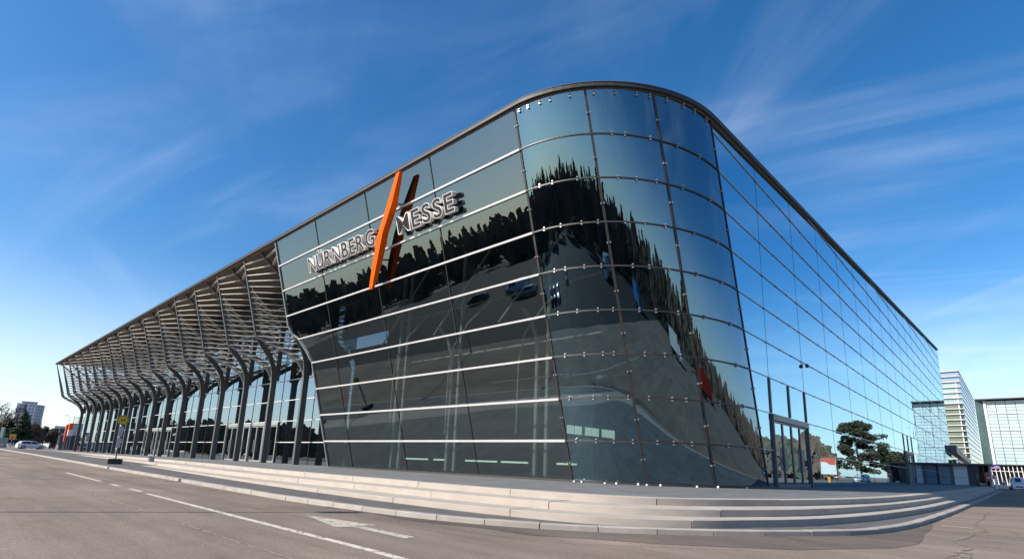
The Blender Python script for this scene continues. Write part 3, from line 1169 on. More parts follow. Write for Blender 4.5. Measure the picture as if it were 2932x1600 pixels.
def door_set(axis, a, b, plane, zt, fm, gm, n=4):
    """door portal between a and b: outer frame, n glazed leaves with pull handles, glass over the leaves"""
    def bx(mb, u0, u1, d0, d1, z0, z1, mi=0):
        if axis == 'x':
            mb.box(u0, u1, plane + d0, plane + d1, z0, z1, mi)
        else:
            mb.box(plane + d0, plane + d1, u0, u1, z0, z1, mi)
    mb = MB()
    bx(mb, a, a + 0.16, -0.16, 0.16, -1, zt - 0.42)
    bx(mb, b - 0.16, b, -0.16, 0.16, -1, zt - 0.42)
    bx(mb, a, b, -0.18, 0.18, zt - 0.42, zt)
    mb.build('door_frame', fm, hall)
    w = (b - a - 0.32) / n
    for k in range(n):
        u0, u1 = a + 0.16 + w * k + 0.015, a + 0.16 + w * (k + 1) - 0.015
        z0, z1 = -0.97, zt - 0.44
        mb = MB()
        bx(mb, u0, u0 + 0.11, -0.06, 0.06, z0, z1)
        bx(mb, u1 - 0.11, u1, -0.06, 0.06, z0, z1)
        bx(mb, u0 + 0.11, u1 - 0.11, -0.06, 0.06, z1 - 0.14, z1)
        bx(mb, u0 + 0.11, u1 - 0.11, -0.06, 0.06, z0, z0 + 0.2)
        d = mb.build('door', fm, hall)
        mb = MB()
        P = ((u0 + 0.11, z0 + 0.2), (u1 - 0.11, z0 + 0.2), (u1 - 0.11, z1 - 0.14), (u0 + 0.11, z1 - 0.14))
        if axis == 'x':
            slab(mb, [Vector((u, plane, z)) for u, z in P], (0, 0.03, 0))
        else:
            slab(mb, [Vector((plane, u, z)) for u, z in P][::-1], (0.03, 0, 0))
        mb.build('pane', [gm, M_BACK], d, fix=False)
        mb = MB()
        hu = u1 - 0.2 if k % 2 == 0 else u0 + 0.14
        bx(mb, hu, hu + 0.06, -0.2, -0.14, 0.2, 1.9)
        bx(mb, hu, hu + 0.06, -0.14, -0.06, 0.3, 0.36)
        bx(mb, hu, hu + 0.06, -0.14, -0.06, 1.74, 1.8)
        mb.build('handle', M_CLAMP, d)


for c in (1, 8):
    door_set('x', XV[c], XV[c + 1], YR, 4.14, M_DOOR, M_SIDE)
    xm = (XV[c] + XV[c + 1]) / 2
    mb = MB()
    for x in (XV[c] + 0.04, xm, XV[c + 1] - 0.04):
        mb.box(x - 0.09, x + 0.09, YR - 0.09, YR + 0.09, 4.24, 6.7)
    mb.build('overlight_frame', M_DOOR, hall)
for c in (2, 3, 7, 8):
    door_set('y', YS[c], YS[c + 1], XS, 4.14, M_DOORLIGHT, M_SHOP)

# --- what shows through the glass
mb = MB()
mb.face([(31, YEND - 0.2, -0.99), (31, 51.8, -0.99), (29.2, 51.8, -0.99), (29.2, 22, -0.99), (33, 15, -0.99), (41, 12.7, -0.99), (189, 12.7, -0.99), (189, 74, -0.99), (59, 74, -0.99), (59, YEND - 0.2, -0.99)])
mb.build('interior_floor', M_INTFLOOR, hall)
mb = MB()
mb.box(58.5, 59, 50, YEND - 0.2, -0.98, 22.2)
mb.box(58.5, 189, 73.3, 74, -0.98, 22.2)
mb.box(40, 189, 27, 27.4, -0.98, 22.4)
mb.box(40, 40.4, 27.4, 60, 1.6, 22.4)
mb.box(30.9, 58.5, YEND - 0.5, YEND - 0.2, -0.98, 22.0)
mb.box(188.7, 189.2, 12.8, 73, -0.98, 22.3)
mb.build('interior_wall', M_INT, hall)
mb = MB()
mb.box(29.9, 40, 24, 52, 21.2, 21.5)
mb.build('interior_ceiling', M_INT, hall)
ic = None
for y in (27.6, 28.75, 38.6, 39.7, 47.3, 48.6):
    mb = MB()
    P = [(34, y, -0.98), (34, y, 8.2), (33.9, y, 10.2), (33.3, y, 11.6), (32.0, y, 12.7)] if y in (28.75, 39.7) else [(34, y, -0.98), (34, y, 20.9)]
    mb.sweep([Vector(p) for p in P], [EY * 0.15] * len(P), [Vector((0.25, 0, 0))] * len(P))
    mb.build('interior_column', M_INTCOL, hall)
for y in (24.2, 33.4, 42.6):
    mb = MB()
    mb.beam((33.0, y, 20.0), (33.4, y + 8.6, 12.4), 0.16, 0.16)
    mb.build('interior_brace', M_INTCOL, hall)
    mb = MB()
    P = [(33.2, y + 0.4, 14.5), (33.4, y + 3.4, 13.0), (33.6, y + 5.6, 11.0), (33.8, y + 6.4, 8.6), (33.9, y + 6.5, 2.5)]
    mb.tube(P, [0.09] * 5, 6)
    mb.build('interior_brace', M_INTCOL, hall)
for z in (5.6, 10.8, 16.0):
    mb = MB()
    mb.box(36.5, 36.7, 24, 51.5, z, z + 0.16)
    mb.build('interior_rail', M_INTCOL, hall)
for y0, y1 in ((25.0, 26.9), (30.0, 33.0), (33.6, 37.6), (40.5, 42.2), (43.2, 46.8)):
    mb = MB()
    mb.box(34.6, 34.75, y0, y1, 0.05, 0.2)
    mb.build('strip_light', M_GLOW, hall)
for k in range(6):
    mb = MB()
    x0 = 36.0 + k * 1.1 + (k // 2) * 0.4
    mb.box(x0, x0 + 0.95, 26.9, 26.97, 2.6, 3.3)
    mb.build('window_glow', M_GLOW, hall)  # glowing panel stands in for daylight at the far windows

# ------------------------------------------------------------------ lettering and emblem on the sunny front
sgn = thing('facade_lettering', 'raised grey and white company lettering reading Nürnberg Messe on the glass front', 'sign', W(xl(17.7, 0.6), 38, 17.7))
UPV = Vector((-LEAN, 0, 1)).normalized()
RTV = Vector((0, -1, 0))
OUT = RTV.cross(UPV).normalized()
if OUT.x > 0:
    OUT = -OUT


def glyph_mesh(ch, offset, extrude):
    cu = bpy.data.curves.new('glyph', 'FONT')
    cu.body = ch
    cu.size = 1.0
    cu.offset = offset
    cu.extrude = extrude
    cu.resolution_u = 4
    ob = bpy.data.objects.new('glyph', cu)
    C.objects.link(ob)
    dg = bpy.context.evaluated_depsgraph_get()
    me = bpy.data.meshes.new_from_object(ob.evaluated_get(dg))
    bpy.data.objects.remove(ob)
    bpy.data.curves.remove(cu)
    return me


def place_letters(word, y_start, y_end, zbase):
    """letters as thick shells with a dark inset face, running from y_start down to y_end"""
    caps = glyph_mesh('H', 0, 0)
    ch_h = max(v.co.y for v in caps.vertices)
    H = 1.30 / ch_h
    data = []
    pen = 0.0
    for ch in word:
        me = glyph_mesh(ch, 0.036, 0.0)
        x0 = min(v.co.x for v in me.vertices); x1 = max(v.co.x for v in me.vertices)
        data.append((ch, pen - x0, x1 - x0))
        pen += (x1 - x0) + 0.105
    pen -= 0.105
    kx = (y_start - y_end) / pen
    for ch, sh, w in data:
        shell = glyph_mesh(ch, 0.036, 0.5)
        facem = glyph_mesh(ch, 0.002 if ch in 'NM' else 0.014, 0.02)
        base = Vector((xl(zbase), y_start, zbase))
        def put(me, d0, d1):
            zs = [v.co.z for v in me.vertices]
            lo, hi = min(zs), max(zs)
            for v in me.vertices:
                q = (v.co.z - lo) / max(1e-6, hi - lo)
                p = base + RTV * (v.co.x + sh) * kx + UPV * v.co.y * H + OUT * (d0 + (d1 - d0) * q)
                v.co = W(*p)
        put(shell, 0.22, 0.60)
        put(facem, 0.55, 0.612)
        objs = []
        par = sgn
        for nm, me, mt_ in (('letter', shell, M_LETTERSHELL), ('letter_face', facem, M_LETTERFACE)):
            me.materials.clear(); me.materials.append(mt_)
            ctr = sum((v.co for v in me.vertices), Vector()) / len(me.vertices)
            for v in me.vertices:
                v.co = v.co - ctr
            o = bpy.data.objects.new(nm, me)
            link(o, par, ctr)
            par = o


place_letters('NÜRNBERG', 48.75, 37.35, 17.72)
place_letters('MESSE', 34.15, 27.35, 17.72)
for zz_ in (17.95, 18.75):
    mb = MB()
    for a, b in ((48.9, 37.2), (34.5, 27.2)):
        p = Vector((xl(zz_), a, zz_)) + OUT * 0.1
        q = Vector((xl(zz_), b, zz_)) + OUT * 0.1
        mb.beam(p, q, 0.08, 0.1, UPV)
    mb.build('mounting_rail', M_JOINT, sgn)

emb = thing('facade_emblem', 'tall orange tapered blade standing off the glass between the two words', 'emblem', W(22.5, 36, 14.2))
mb = MB()
secs = []
for (yl, yr, z, off, dep) in ((32.75, 32.30, 21.95, 1.0, 0.30), (34.55, 33.85, 19.9, 1.05, 0.6), (36.20, 35.48, 18.15, 1.1, 0.6), (37.6, 36.95, 16.1, 1.05, 0.55), (38.72, 38.27, 14.25, 1.0, 0.25)):
    c = Vector((xl(z), 0, z)) + OUT * off
    secs.append([Vector((c.x, yl, c.z)), Vector((c.x, yr, c.z)), Vector((c.x, yr, c.z)) - OUT * dep, Vector((c.x, yl, c.z)) - OUT * dep])
ids = [[mb.vert(p) for p in s_] for s_ in secs]
for i in range(len(ids) - 1):
    for k in range(4):
        l = (k + 1) % 4
        mb.f.append([ids[i][k], ids[i][l], ids[i + 1][l], ids[i + 1][k]]); mb.m.append(0)
mb.f += [ids[0][::-1], ids[-1]]; mb.m += [0, 0]
mb.build('blade', M_ORANGE, emb)
mb = MB()
for y, z in ((33.9, 20.0), (37.2, 16.4)):
    c = Vector((xl(z), y, z))
    mb.beam(c, c + OUT * 0.6, 0.1, 0.1)
mb.build('bracket', M_JOINT, emb)

sc_ = thing('security_camera', 'small dark camera box fixed to the shaded glass above the doors', 'camera', W(50.4, YR - 0.16, 9.1))
mb = MB(); mb.box(50.3, 50.62, YR - 0.36, YR - 0.13, 8.98, 9.2); mb.build('housing', M_BLACK, sc_)
mb = MB(); mb.box(50.4, 50.52, YR - 0.3, YR - 0.07, 9.21, 9.3); mb.build('mount', M_GREYSTEEL, sc_)

# ------------------------------------------------------------------ vehicles (local metres, nose along +x)
PAINT = {}


def paint(name, col):
    if name not in PAINT:
        PAINT[name] = pbr(name, col, 0.25, 0.1, 0.03, 1.0, coat=0.6)
    return PAINT[name]


M_TAIL = pbr('tail_light', (0.45, 0.01, 0.01), 0.2)
M_HEAD = pbr('head_light', (0.85, 0.85, 0.8), 0.1, spec=0.8)
HATCH = dict(st=[(-2.08, 0.80, 0.80, 0.66), (-2.02, 0.98, 0.98, 0.70), (-1.93, 1.10, 0.95, 0.62), (-1.62, 1.42, 0.94, 0.55), (-1.0, 1.50, 0.93, 0.56), (-0.1, 1.51, 0.92, 0.57), (0.45, 1.42, 0.91, 0.55), (1.22, 0.98, 0.90, 0.66), (1.6, 0.88, 0.86, 0.70), (2.0, 0.72, 0.72, 0.66), (2.1, 0.56, 0.56, 0.60)],
             w=0.87, wx=(-1.27, 1.30), r=0.31, win=(-1.55, 0.95), scr=(0.50, 1.17), rear=(-1.92, -1.64))
VAN = dict(st=[(-2.2, 1.0, 0.98, 0.72), (-2.15, 1.75, 1.02, 0.66), (-1.6, 1.84, 1.02, 0.66), (0.0, 1.85, 1.01, 0.66), (0.75, 1.74, 1.0, 0.62), (1.35, 1.12, 1.0, 0.68), (1.75, 0.98, 0.95, 0.72), (2.1, 0.78, 0.78, 0.70), (2.18, 0.55, 0.55, 0.62)],
           w=0.90, wx=(-1.3, 1.38), r=0.32, win=(-0.2, 1.1), scr=(0.80, 1.32), rear=(-2.2, -2.16))


def vehicle(label, cat, loc, rz, pm, spec, group=None, name='parked_car'):
    t = thing(name, label, cat, loc, rz, group)
    st = spec['st']
    w = spec['w']
    xs_ = [q[0] for q in st]
    itp = lambda x, k: float(np.interp(x, xs_, [q[k] for q in st]))
    arch = lambda x: 1 if min(abs(x - a) for a in spec['wx']) < spec['r'] * 1.1 else 0

    def sec(x):
        zt, zb, wt = itp(x, 1), itp(x, 2), itp(x, 3)
        e = w * (1 - 0.16 * max(0, (abs(x) - 1.7) / 0.4))
        zlo = 0.24
        dd = min(abs(x - a) for a in spec['wx'])
        rr = spec['r'] * 1.14
        if dd < rr:
            zlo = max(zlo, spec['r'] + math.sqrt(rr * rr - dd * dd))
        zm = max(0.5, zlo + 0.02)
        if zt - zb < 0.06:
            return [(e * 0.93, zlo), (e, zm), (e * 0.97, max(zm + 0.02, zb - 0.06)), (e * 0.90, max(zm + 0.04, zb - 0.01)), (wt * 0.5, zt)]
        return [(e * 0.93, zlo), (e, zm), (e * 0.97, zb), (wt, zt - 0.05), (wt * 0.86, zt)]
    fine = sorted(set([round(v, 3) for v in np.linspace(xs_[0], xs_[-1], 40)] + xs_))
    mb = MB()
    rows = []
    for x in fine:
        h = sec(x)
        rows.append([(x, -y, z) for y, z in h] + [(x, y, z) for y, z in h[::-1]])
    mb.grid(rows)
    n = len(rows[0])
    for e in (0, len(rows) - 1):
        mb.f.append([e * n + k for k in range(n)] if e == 0 else [e * n + k for k in range(n)][::-1]); mb.m.append(0)
    mb.build('body', pm, t, world=False, smooth=False)

    def on(x, s, sg, off=0.012):
        h = sec(x)
        (y0, z0), (y1, z1) = h[2], h[3]
        return (x, sg * (y0 + (y1 - y0) * s + off), z0 + (z1 - z0) * s)
    a, b = spec['win']
    mid = a + (b - a) * 0.52
    for sg in (-1, 1):
        for p, q in ((a, mid - 0.04), (mid + 0.04, b)):
            mb = MB()
            X = np.linspace(p, q, 8)
            mb.grid([[on(x, 0.10, sg), on(x, 0.90, sg)] for x in X])
            mb.build('window', M_CARGLASS, t, world=False)
    for nm, (p, q) in (('windscreen', spec['scr']), ('rear_window', spec['rear'])):
        mb = MB()
        sgn_ = 1 if p > 0 else -1
        rows = []
        for x in np.linspace(p, q, 4):
            h = sec(x)
            wy = h[3][0] * 0.93
            rows.append([(x + 0.012 * sgn_, -wy, h[3][1] + 0.012), (x + 0.02 * sgn_, 0, h[4][1] + 0.012), (x + 0.012 * sgn_, wy, h[3][1] + 0.012)])
        if abs(p - q) < 0.1:
            rows = [[(p - 0.03, -0.6, 1.1), (p - 0.03, 0, 1.1), (p - 0.03, 0.6, 1.1)], [(p - 0.0, -0.56, 1.6), (p - 0.0, 0, 1.6), (p - 0.0, 0.56, 1.6)]]
        mb.grid(rows)
        mb.build(nm, M_CARGLASS, t, world=False)
    for x in spec['wx']:
        for sg in (-1, 1):
            mb = MB()
            mb.cyl((x, sg * (w - 0.10), spec['r']), (0, 1, 0), spec['r'], 0.2, 18)
            wh = mb.build('wheel', M_RUBBER, t, world=False)
            mb = MB()
            mb.cyl((x, sg * (w + 0.004), spec['r']), (0, 1, 0), spec['r'] * 0.64, 0.014, 14)
            mb.build('rim', M_RIM, wh, world=False)
    xe = st[-1][0]
    for sg in (-1, 1):
        mb = MB()
        mb.hexa([(xe - 0.12, sg * 0.48, 0.58), (xe - 0.12, sg * 0.80, 0.60), (xe - 0.30, sg * 0.82, 0.74), (xe - 0.24, sg * 0.50, 0.72)],
                [(xe + 0.0, sg * 0.46, 0.575), (xe - 0.07, sg * 0.76, 0.59), (xe - 0.12, sg * 0.78, 0.74), (xe - 0.06, sg * 0.48, 0.72)])
        mb.build('headlight', M_HEAD, t, world=False)
        mb = MB()
        xr = st[0][0]
        mb.box(xr - 0.03, xr + 0.16, sg * 0.62 - 0.11, sg * 0.62 + 0.11, 0.82, 1.0)
        mb.build('tail_lamp', M_TAIL, t, world=False)
        mb = MB()
        mb.box(spec['win'][1] - 0.12, spec['win'][1] + 0.02, sg * (w + 0.09) - 0.09, sg * (w + 0.09) + 0.09, 0.93, 1.06)
        mb.build('wing_mirror', pm, t, world=False)
    mb = MB()
    mb.box(xe - 0.1, xe + 0.015, -0.42, 0.42, 0.36, 0.52)
    mb.build('grille', M_BLACK, t, world=False)
    return t


def cp(o, label, loc, rz, mat=None, group=None):
    """copy a thing with its parts and their sub-parts"""
    r = o.copy(); C.objects.link(r)
    r.location = loc; r.rotation_euler = (0, 0, rz); r['label'] = label
    if group:
        r['group'] = group
    for c in list(o.children):
        d = c.copy(); C.objects.link(d); d.parent = r
        if mat and c.name.split('.')[0] in ('body', 'wing_mirror'):
            d.data = c.data.copy(); d.data.materials[0] = mat
        for e in list(c.children):
            f = e.copy(); C.objects.link(f); f.parent = d
    return r


GZ = -1.046
white_car = vehicle('white hatchback standing sideways on the road beyond the far end of the colonnade', 'car', W(24.9, 234, GZ), math.radians(10), paint('white_car_paint', (0.78, 0.79, 0.80)), HATCH)
front_van = vehicle('silver grey van driving towards the camera in the shade beside the kiosk', 'van', W(196, 0.2, -1.86), math.radians(184), paint('silver_van_paint', (0.60, 0.64, 0.70)), VAN, name='delivery_van')
suv = cp(white_car, 'silver car at the raised barrier, mirrored in the shaded glass', W(176, -6.4, -1.86), math.radians(175), paint('silver_car_paint', (0.5, 0.51, 0.53)), 'cars mirrored in the shaded glass')
cp(white_car, 'dark blue car parked farthest along the woods, mirrored in the shaded glass', W(150, -30, -1.86), math.radians(100), paint('blue_car_paint', (0.02, 0.05, 0.16)), 'cars mirrored in the shaded glass')
cp(white_car, 'blue car parked before the leafless poplars, mirrored behind the glass doors', W(139, -31, -1.86), math.radians(92), PAINT['blue_car_paint'], 'cars mirrored in the shaded glass')
for lab, x, y, rz, pm in (('white van parked across the road, mirrored in the leaning glass below the emblem', -62, 96, 1.2, None),):
    cp(front_van, lab, W(x, y, zr(y)), rz, paint('white_van_paint', (0.75, 0.76, 0.77)), 'vehicles mirrored in the leaning glass')
cp(white_car, 'black car parked across the road, mirrored low in the leaning glass', W(-58, 108, zr(108)), 1.3, paint('black_car_paint', (0.015, 0.015, 0.018)), 'vehicles mirrored in the leaning glass')
cp(white_car, 'teal car parked across the road, mirrored in the leaning glass', W(-50, 84, zr(84)), 1.4, paint('teal_car_paint', (0.03, 0.22, 0.24)), 'vehicles mirrored in the leaning glass')

CPK = 'cars in the parking area mirrored in the leaning glass'
for lab, x, y, pm in (('white car parked nearest across the road, mirrored low in the leaning glass', -33, 40, None), ('red car in the parking area, mirrored in the leaning glass', -33, 45.5, ('red_car_paint', (0.35, 0.02, 0.02))),
                      ('graphite car beside the red one, mirrored in the leaning glass', -33, 51, ('graphite_paint', (0.05, 0.055, 0.06))), ('beige car in the parking area, mirrored in the leaning glass', -33, 62, ('beige_paint', (0.4, 0.36, 0.28))),
                      ('navy car before the wood, mirrored near the rounded corner', -46, 28, ('navy_paint', (0.02, 0.03, 0.1)))):
    cp(white_car, lab, W(x, y, zr(y)), 0.05, paint(*pm) if pm else None, CPK)


def truck(label, loc, rz, pm, group):
    t = thing('box_truck', label, 'truck', loc, rz, group)
    mb = MB(); mb.box(-4.2, 1.4, -1.2, 1.2, 1.0, 3.5); mb.build('cargo_box', pm, t, world=False)
    mb = MB()
    mb.hexa([(1.55, -1.1, 0.5), (3.4, -1.1, 0.5), (3.4, 1.1, 0.5), (1.55, 1.1, 0.5)], [(1.55, -1.05, 2.6), (2.9, -1.05, 2.6), (2.9, 1.05, 2.6), (1.55, 1.05, 2.6)])
    mb.build('cab', pm, t, world=False)
    mb = MB()
    mb.hexa([(3.2, -0.95, 1.45), (3.21, -0.95, 1.45), (3.21, 0.95, 1.45), (3.2, 0.95, 1.45)], [(2.96, -0.9, 2.4), (3.0, -0.9, 2.4), (3.0, 0.9, 2.4), (2.96, 0.9, 2.4)])
    mb.build('windscreen', M_CARGLASS, t, world=False)
    for x in (-3.2, -2.1, 2.5):
        for sg in (-1, 1):
            mb = MB(); mb.cyl((x, sg * 0.98, 0.48), (0, 1, 0), 0.48, 0.34, 18); mb.build('wheel', M_RUBBER, t, world=False)
    mb = MB(); mb.box(-4.1, 1.5, -0.5, 0.5, 0.6, 0.98); mb.build('chassis', M_BLACK, t, world=False)
    return t


TRK = 'trucks mirrored in the rounded corner'
truck('white box truck parked behind the square, mirrored as a pale streak in the rounded corner', W(-52, -34, -1.86), 0.9, paint('truck_white', (0.75, 0.76, 0.77)), TRK)
truck('blue box truck parked behind the square, mirrored beside the pale streak in the rounded corner', W(-22, -62, -1.86), 0.5, paint('truck_blue', (0.04, 0.16, 0.42)), TRK)
truck('second white box truck farther along the woods, mirrored lower in the rounded corner', W(22, -72, -1.86), 0.15, PAINT['truck_white'], TRK)
truck('red box truck under the trees, mirrored as a thin red streak in the rounded corner', W(60, -76, -1.86), -0.1, paint('truck_red', (0.45, 0.03, 0.02)), TRK)

# ------------------------------------------------------------------ trees
M_BARK = pbr('bark', (0.075, 0.058, 0.046), 0.9, 0, 0.25, 4, bump=0.4, bscale=12)
M_TWIG = pbr('bare_twigs', (0.115, 0.088, 0.072), 0.9, 0, 0.25, 2)
M_TWIG2 = pbr('reddish_twigs', (0.13, 0.082, 0.060), 0.9, 0, 0.25, 2)


def leafmat(name, col, var=0.35):
    m_ = pbr(name, col, 0.65, 0, var, 0.9, spec=0.25)
    return m_


M_FIR = leafmat('fir_needles', (0.022, 0.042, 0.022))
M_PINE = leafmat('pine_needles', (0.062, 0.056, 0.028))
M_OLIVE = leafmat('olive_leaves', (0.060, 0.062, 0.032))
M_DARKLEAF = leafmat('dark_evergreen', (0.042, 0.058, 0.032))


def leaves(mb, blobs, n, size, rng, flat=0.4, elong=1.0):
    """many small leaf clumps scattered through the volume of the blobs, denser near the skin"""
    wts = np.array([b[1][0] * b[1][1] * b[1][2] for b in blobs]); wts = wts / wts.sum()
    pick = rng.choice(len(blobs), n, p=wts)
    for i in pick:
        c, r = blobs[i]
        d = rng.normal(size=3); d /= np.linalg.norm(d)
        q = np.array(c) + d * np.array(r) * rng.uniform(0.35, 1.05) ** 0.6
        nrm = d + rng.normal(size=3) * 0.6; nrm /= np.linalg.norm(nrm)
        a = np.cross(nrm, (0, 0, 1.0)); la = np.linalg.norm(a)
        a = a / la if la > 1e-3 else np.array([1.0, 0, 0])
        b = np.cross(nrm, a)
        s = size * rng.uniform(0.55, 1.35)
        a = a * s; b = b * s * elong * rng.uniform(0.5, 1.0)
        mb.face([q - a - b * 0.4, q + a * 0.2 - b, q + a + b * 0.3, q - a * 0.3 + b])


def bare(t, h, rng, spread=0.5, tw=M_TWIG, levels=4, r0=0.16, up=0.55, nb=4, first=0.25, tmin=0.022):
    """leafless tree in metres: trunk and limbs as one part, fine twigs as another"""
    tm, wm = MB(), MB()

    def grow(p, d, ln, r, lv):
        pts = [p]; rads = [r]
        q = Vector(p); dd = Vector(d)
        for k in range(3):
            dd = (dd + Vector(rng.normal(size=3)) * 0.10 + Vector((0, 0, 0.06))).normalized()
            q = q + dd * ln / 3
            pts.append(q.copy()); rads.append(r * (1 - 0.2 * (k + 1)))
        if lv >= 2:
            tm.tube(pts, rads, 5 if lv > 2 else 4, cap=False)
        else:
            for a_, b_, ra in zip(pts, pts[1:], rads):
                s = dd.orthogonal().normalized() * max(ra, tmin)
                s2 = dd.cross(s)
                wm.face([a_ - s, b_ - s * 0.6, b_ + s * 0.6, a_ + s])
                wm.face([a_ - s2, b_ - s2 * 0.6, b_ + s2 * 0.6, a_ + s2])
        if lv == 0:
            return
        m_ = nb + (2 if lv == levels else 0)
        for k in range(m_):
            f = (first if lv == levels else 0.25) + (1 - (first if lv == levels else 0.25)) * (k + rng.uniform(0.2, 0.9)) / m_
            i = min(2, int(f * 3)); w_ = f * 3 - i
            bp = pts[i].lerp(pts[i + 1], w_) if isinstance(pts[i], Vector) else Vector(pts[i]).lerp(Vector(pts[i + 1]), w_)
            side = Vector(rng.normal(size=3)); side = (side - dd * side.dot(dd)).normalized()
            nd = (dd * up + side * spread + Vector((0, 0, 0.18))).normalized()
            grow(bp, nd, ln * rng.uniform(0.42, 0.66) * (1 - 0.25 * f if lv == levels else 1), r * 0.42, lv - 1)
    grow(Vector((0, 0, -0.1)), Vector((0, 0, 1)), h * 0.72, r0, levels)
    tm.build('trunk', M_BARK, t, world=False, fix=False)
    wm.build('crown', tw, t, world=False, fix=False)


def leafy(t, h, blobs, mat_, n, size, rng, trunk_r=0.15, trunk_top=0.7, elong=1.0):
    mb = MB()
    mb.tube([(0, 0, -0.1), (0.05, 0.02, h * 0.35), (0.0, 0.05, h * trunk_top)], [trunk_r, trunk_r * 0.75, trunk_r * 0.3], 7)
    for k in range(7):
        a = rng.uniform(0, 2 * PI); z = h * rng.uniform(0.25, trunk_top)
        l = h * rng.uniform(0.12, 0.25)
        mb.tube([(0, 0, z), (math.cos(a) * l, math.sin(a) * l, z + l * 0.4)], [trunk_r * 0.35, trunk_r * 0.12], 5)
    mb.build('trunk', M_BARK, t, world=False)
    mb = MB()
    leaves(mb, blobs, n, size, rng, elong=elong)
    mb.build('crown', mat_, t, world=False, fix=False)


def fir_blobs(h, r, rng, n=34):
    out = []
    for k in range(n):
        f = (k + 0.5) / n
        z = h * (0.14 + 0.84 * f)
        rr = r * (1 - f) ** 0.8 + 0.12
        a = rng.uniform(0, 2 * PI)
        d = rr * rng.uniform(0.25, 0.8)
        out.append(((math.cos(a) * d, math.sin(a) * d, z), (rr * 0.5 + 0.12, rr * 0.5 + 0.12, h * 0.035 + 0.08)))
    return out


def round_blobs(h, r, rng, n=16, z0=0.3):
    out = []
    for k in range(n):
        d = rng.normal(size=3); d /= np.linalg.norm(d)
        c = np.array([0, 0, h * (z0 + 1) / 2]) + d * np.array([r, r, h * (1 - z0) / 2]) * rng.uniform(0.3, 0.75)
        s = rng.uniform(0.28, 0.46)
        out.append((tuple(c), (r * s, r * s, h * (1 - z0) * 0.5 * s)))
    return out


TG = 'trees behind the white car at the far left'
rt = lambda s: np.random.default_rng(s)
t = thing('fir_tree', 'dark pointed fir tree standing in front of the white apartment tower', 'tree', W(27.8, 299, GZ), 0, TG)
leafy(t, 9.0, fir_blobs(9.0, 3.0, rt(1), 60), M_FIR, 7500, 0.2, rt(2), 0.16, 0.95)
t = thing('evergreen_tree', 'broad olive green tree joined to the left side of the dark fir', 'tree', W(24.4, 306, GZ), 0, TG)
leafy(t, 7.3, round_blobs(7.3, 2.6, rt(3), 24, 0.05), M_OLIVE, 6000, 0.19, rt(4))
t = thing('bare_tree', 'tall leafless tree rising behind the grey fence at the left edge', 'tree', W(23.0, 328, GZ), 0, TG)
bare(t, 11.5, rt(5), 0.6, M_TWIG, 4, 0.2, 0.55, 5, 0.2, 0.03)
t = thing('bare_tree', 'leafless tree between the olive green tree and the apartment tower', 'tree', W(26.5, 335, GZ), 0, TG)
bare(t, 10.3, rt(6), 0.65, M_TWIG, 4, 0.17, 0.55, 5, 0.2, 0.03)
t = thing('bare_tree', 'wide brown leafless tree below the apartment tower', 'tree', W(34.3, 318, GZ), 0, TG)
bare(t, 7.2, rt(8), 0.85, M_TWIG2, 4, 0.2, 0.35, 5)
mb = MB(); leaves(mb, round_blobs(6.4, 2.5, rt(18), 22, 0.05), 4200, 0.15, rt(19), elong=1.6); mb.build('twig_mass', M_TWIG2, t, world=False, fix=False)
t = thing('evergreen_tree', 'small dark evergreen at the foot of the apartment tower', 'tree', W(33.2, 330, GZ), 0, TG)
leafy(t, 6.8, round_blobs(6.8, 1.6, rt(9), 14, 0.1), M_DARKLEAF, 2400, 0.17, rt(10))
t = thing('evergreen_tree', 'dark ragged pine right of the apartment tower', 'tree', W(38.6, 327, GZ), 0, TG)
leafy(t, 6.2, round_blobs(6.2, 1.5, rt(11), 14, 0.1), M_DARKLEAF, 2600, 0.17, rt(12))
t = thing('bare_tree', 'low reddish leafless tree beside the parking deck', 'tree', W(41.2, 326, GZ), 0, TG)
bare(t, 5.8, rt(13), 0.8, M_TWIG2, 4, 0.14, 0.4, 5)
mb = MB(); leaves(mb, round_blobs(5.6, 2.0, rt(28), 18, 0.05), 2800, 0.15, rt(29), elong=1.6); mb.build('twig_mass', M_TWIG, t, world=False, fix=False)
t = thing('bare_tree', 'thin leafless tree above the parking deck roof', 'tree', W(60.0, 446, GZ), 0, TG)
bare(t, 8.6, rt(14), 0.7, M_TWIG, 4, 0.15)
# trees that the shaded glass mirrors
PG = 'trees mirrored in the shaded glass'
t = thing('pine_tree', 'broad spreading pine mirrored in the shaded glass above the barrier', 'tree', W(236, -17.5, -1.86), 0, PG)
bl = []
rg = rt(20)
for k in range(52):
    a = rg.uniform(0, 2 * PI); z = 2.2 + 10.2 * (k / 51) ** 0.9
    d = (5.4 * (1 - ((z - 5.0) / 9.5) ** 2) if z > 3 else 4) * rg.uniform(0.35, 0.95)
    bl.append(((math.cos(a) * d, math.sin(a) * d, z), (rg.uniform(0.9, 1.8), rg.uniform(0.9, 1.8), rg.uniform(0.35, 0.9))))
leafy(t, 12.6, bl, M_PINE, 15000, 0.17, rt(21), 0.3, 0.9)
t = thing('pine_tree', 'lower pine beside the broad one, mirrored in the shaded glass', 'tree', W(262, -11, -1.86), 0, PG)
leafy(t, 8.0, round_blobs(8.0, 3.6, rt(22), 18, 0.2), M_PINE, 4500, 0.24, rt(23), 0.2)
for i, (x, y, h, lab) in enumerate(((268, -76, 15.5, 'tallest leafless poplar mirrored in the glass doors'), (256, -70, 13.5, 'leafless poplar left of the tallest one, mirrored in the glass doors'), (246, -78, 11.5, 'shortest leafless poplar, mirrored at the edge of the rounded corner'), (280, -67, 12.5, 'leafless poplar mirrored right of the glass doors'))):
    t = thing('poplar_tree', lab, 'tree', W(x, y, -1.86), 0, PG)
    bare(t, h, rt(30 + i), 0.32, M_TWIG2, 4, 0.18, 0.8, 5, 0.15)


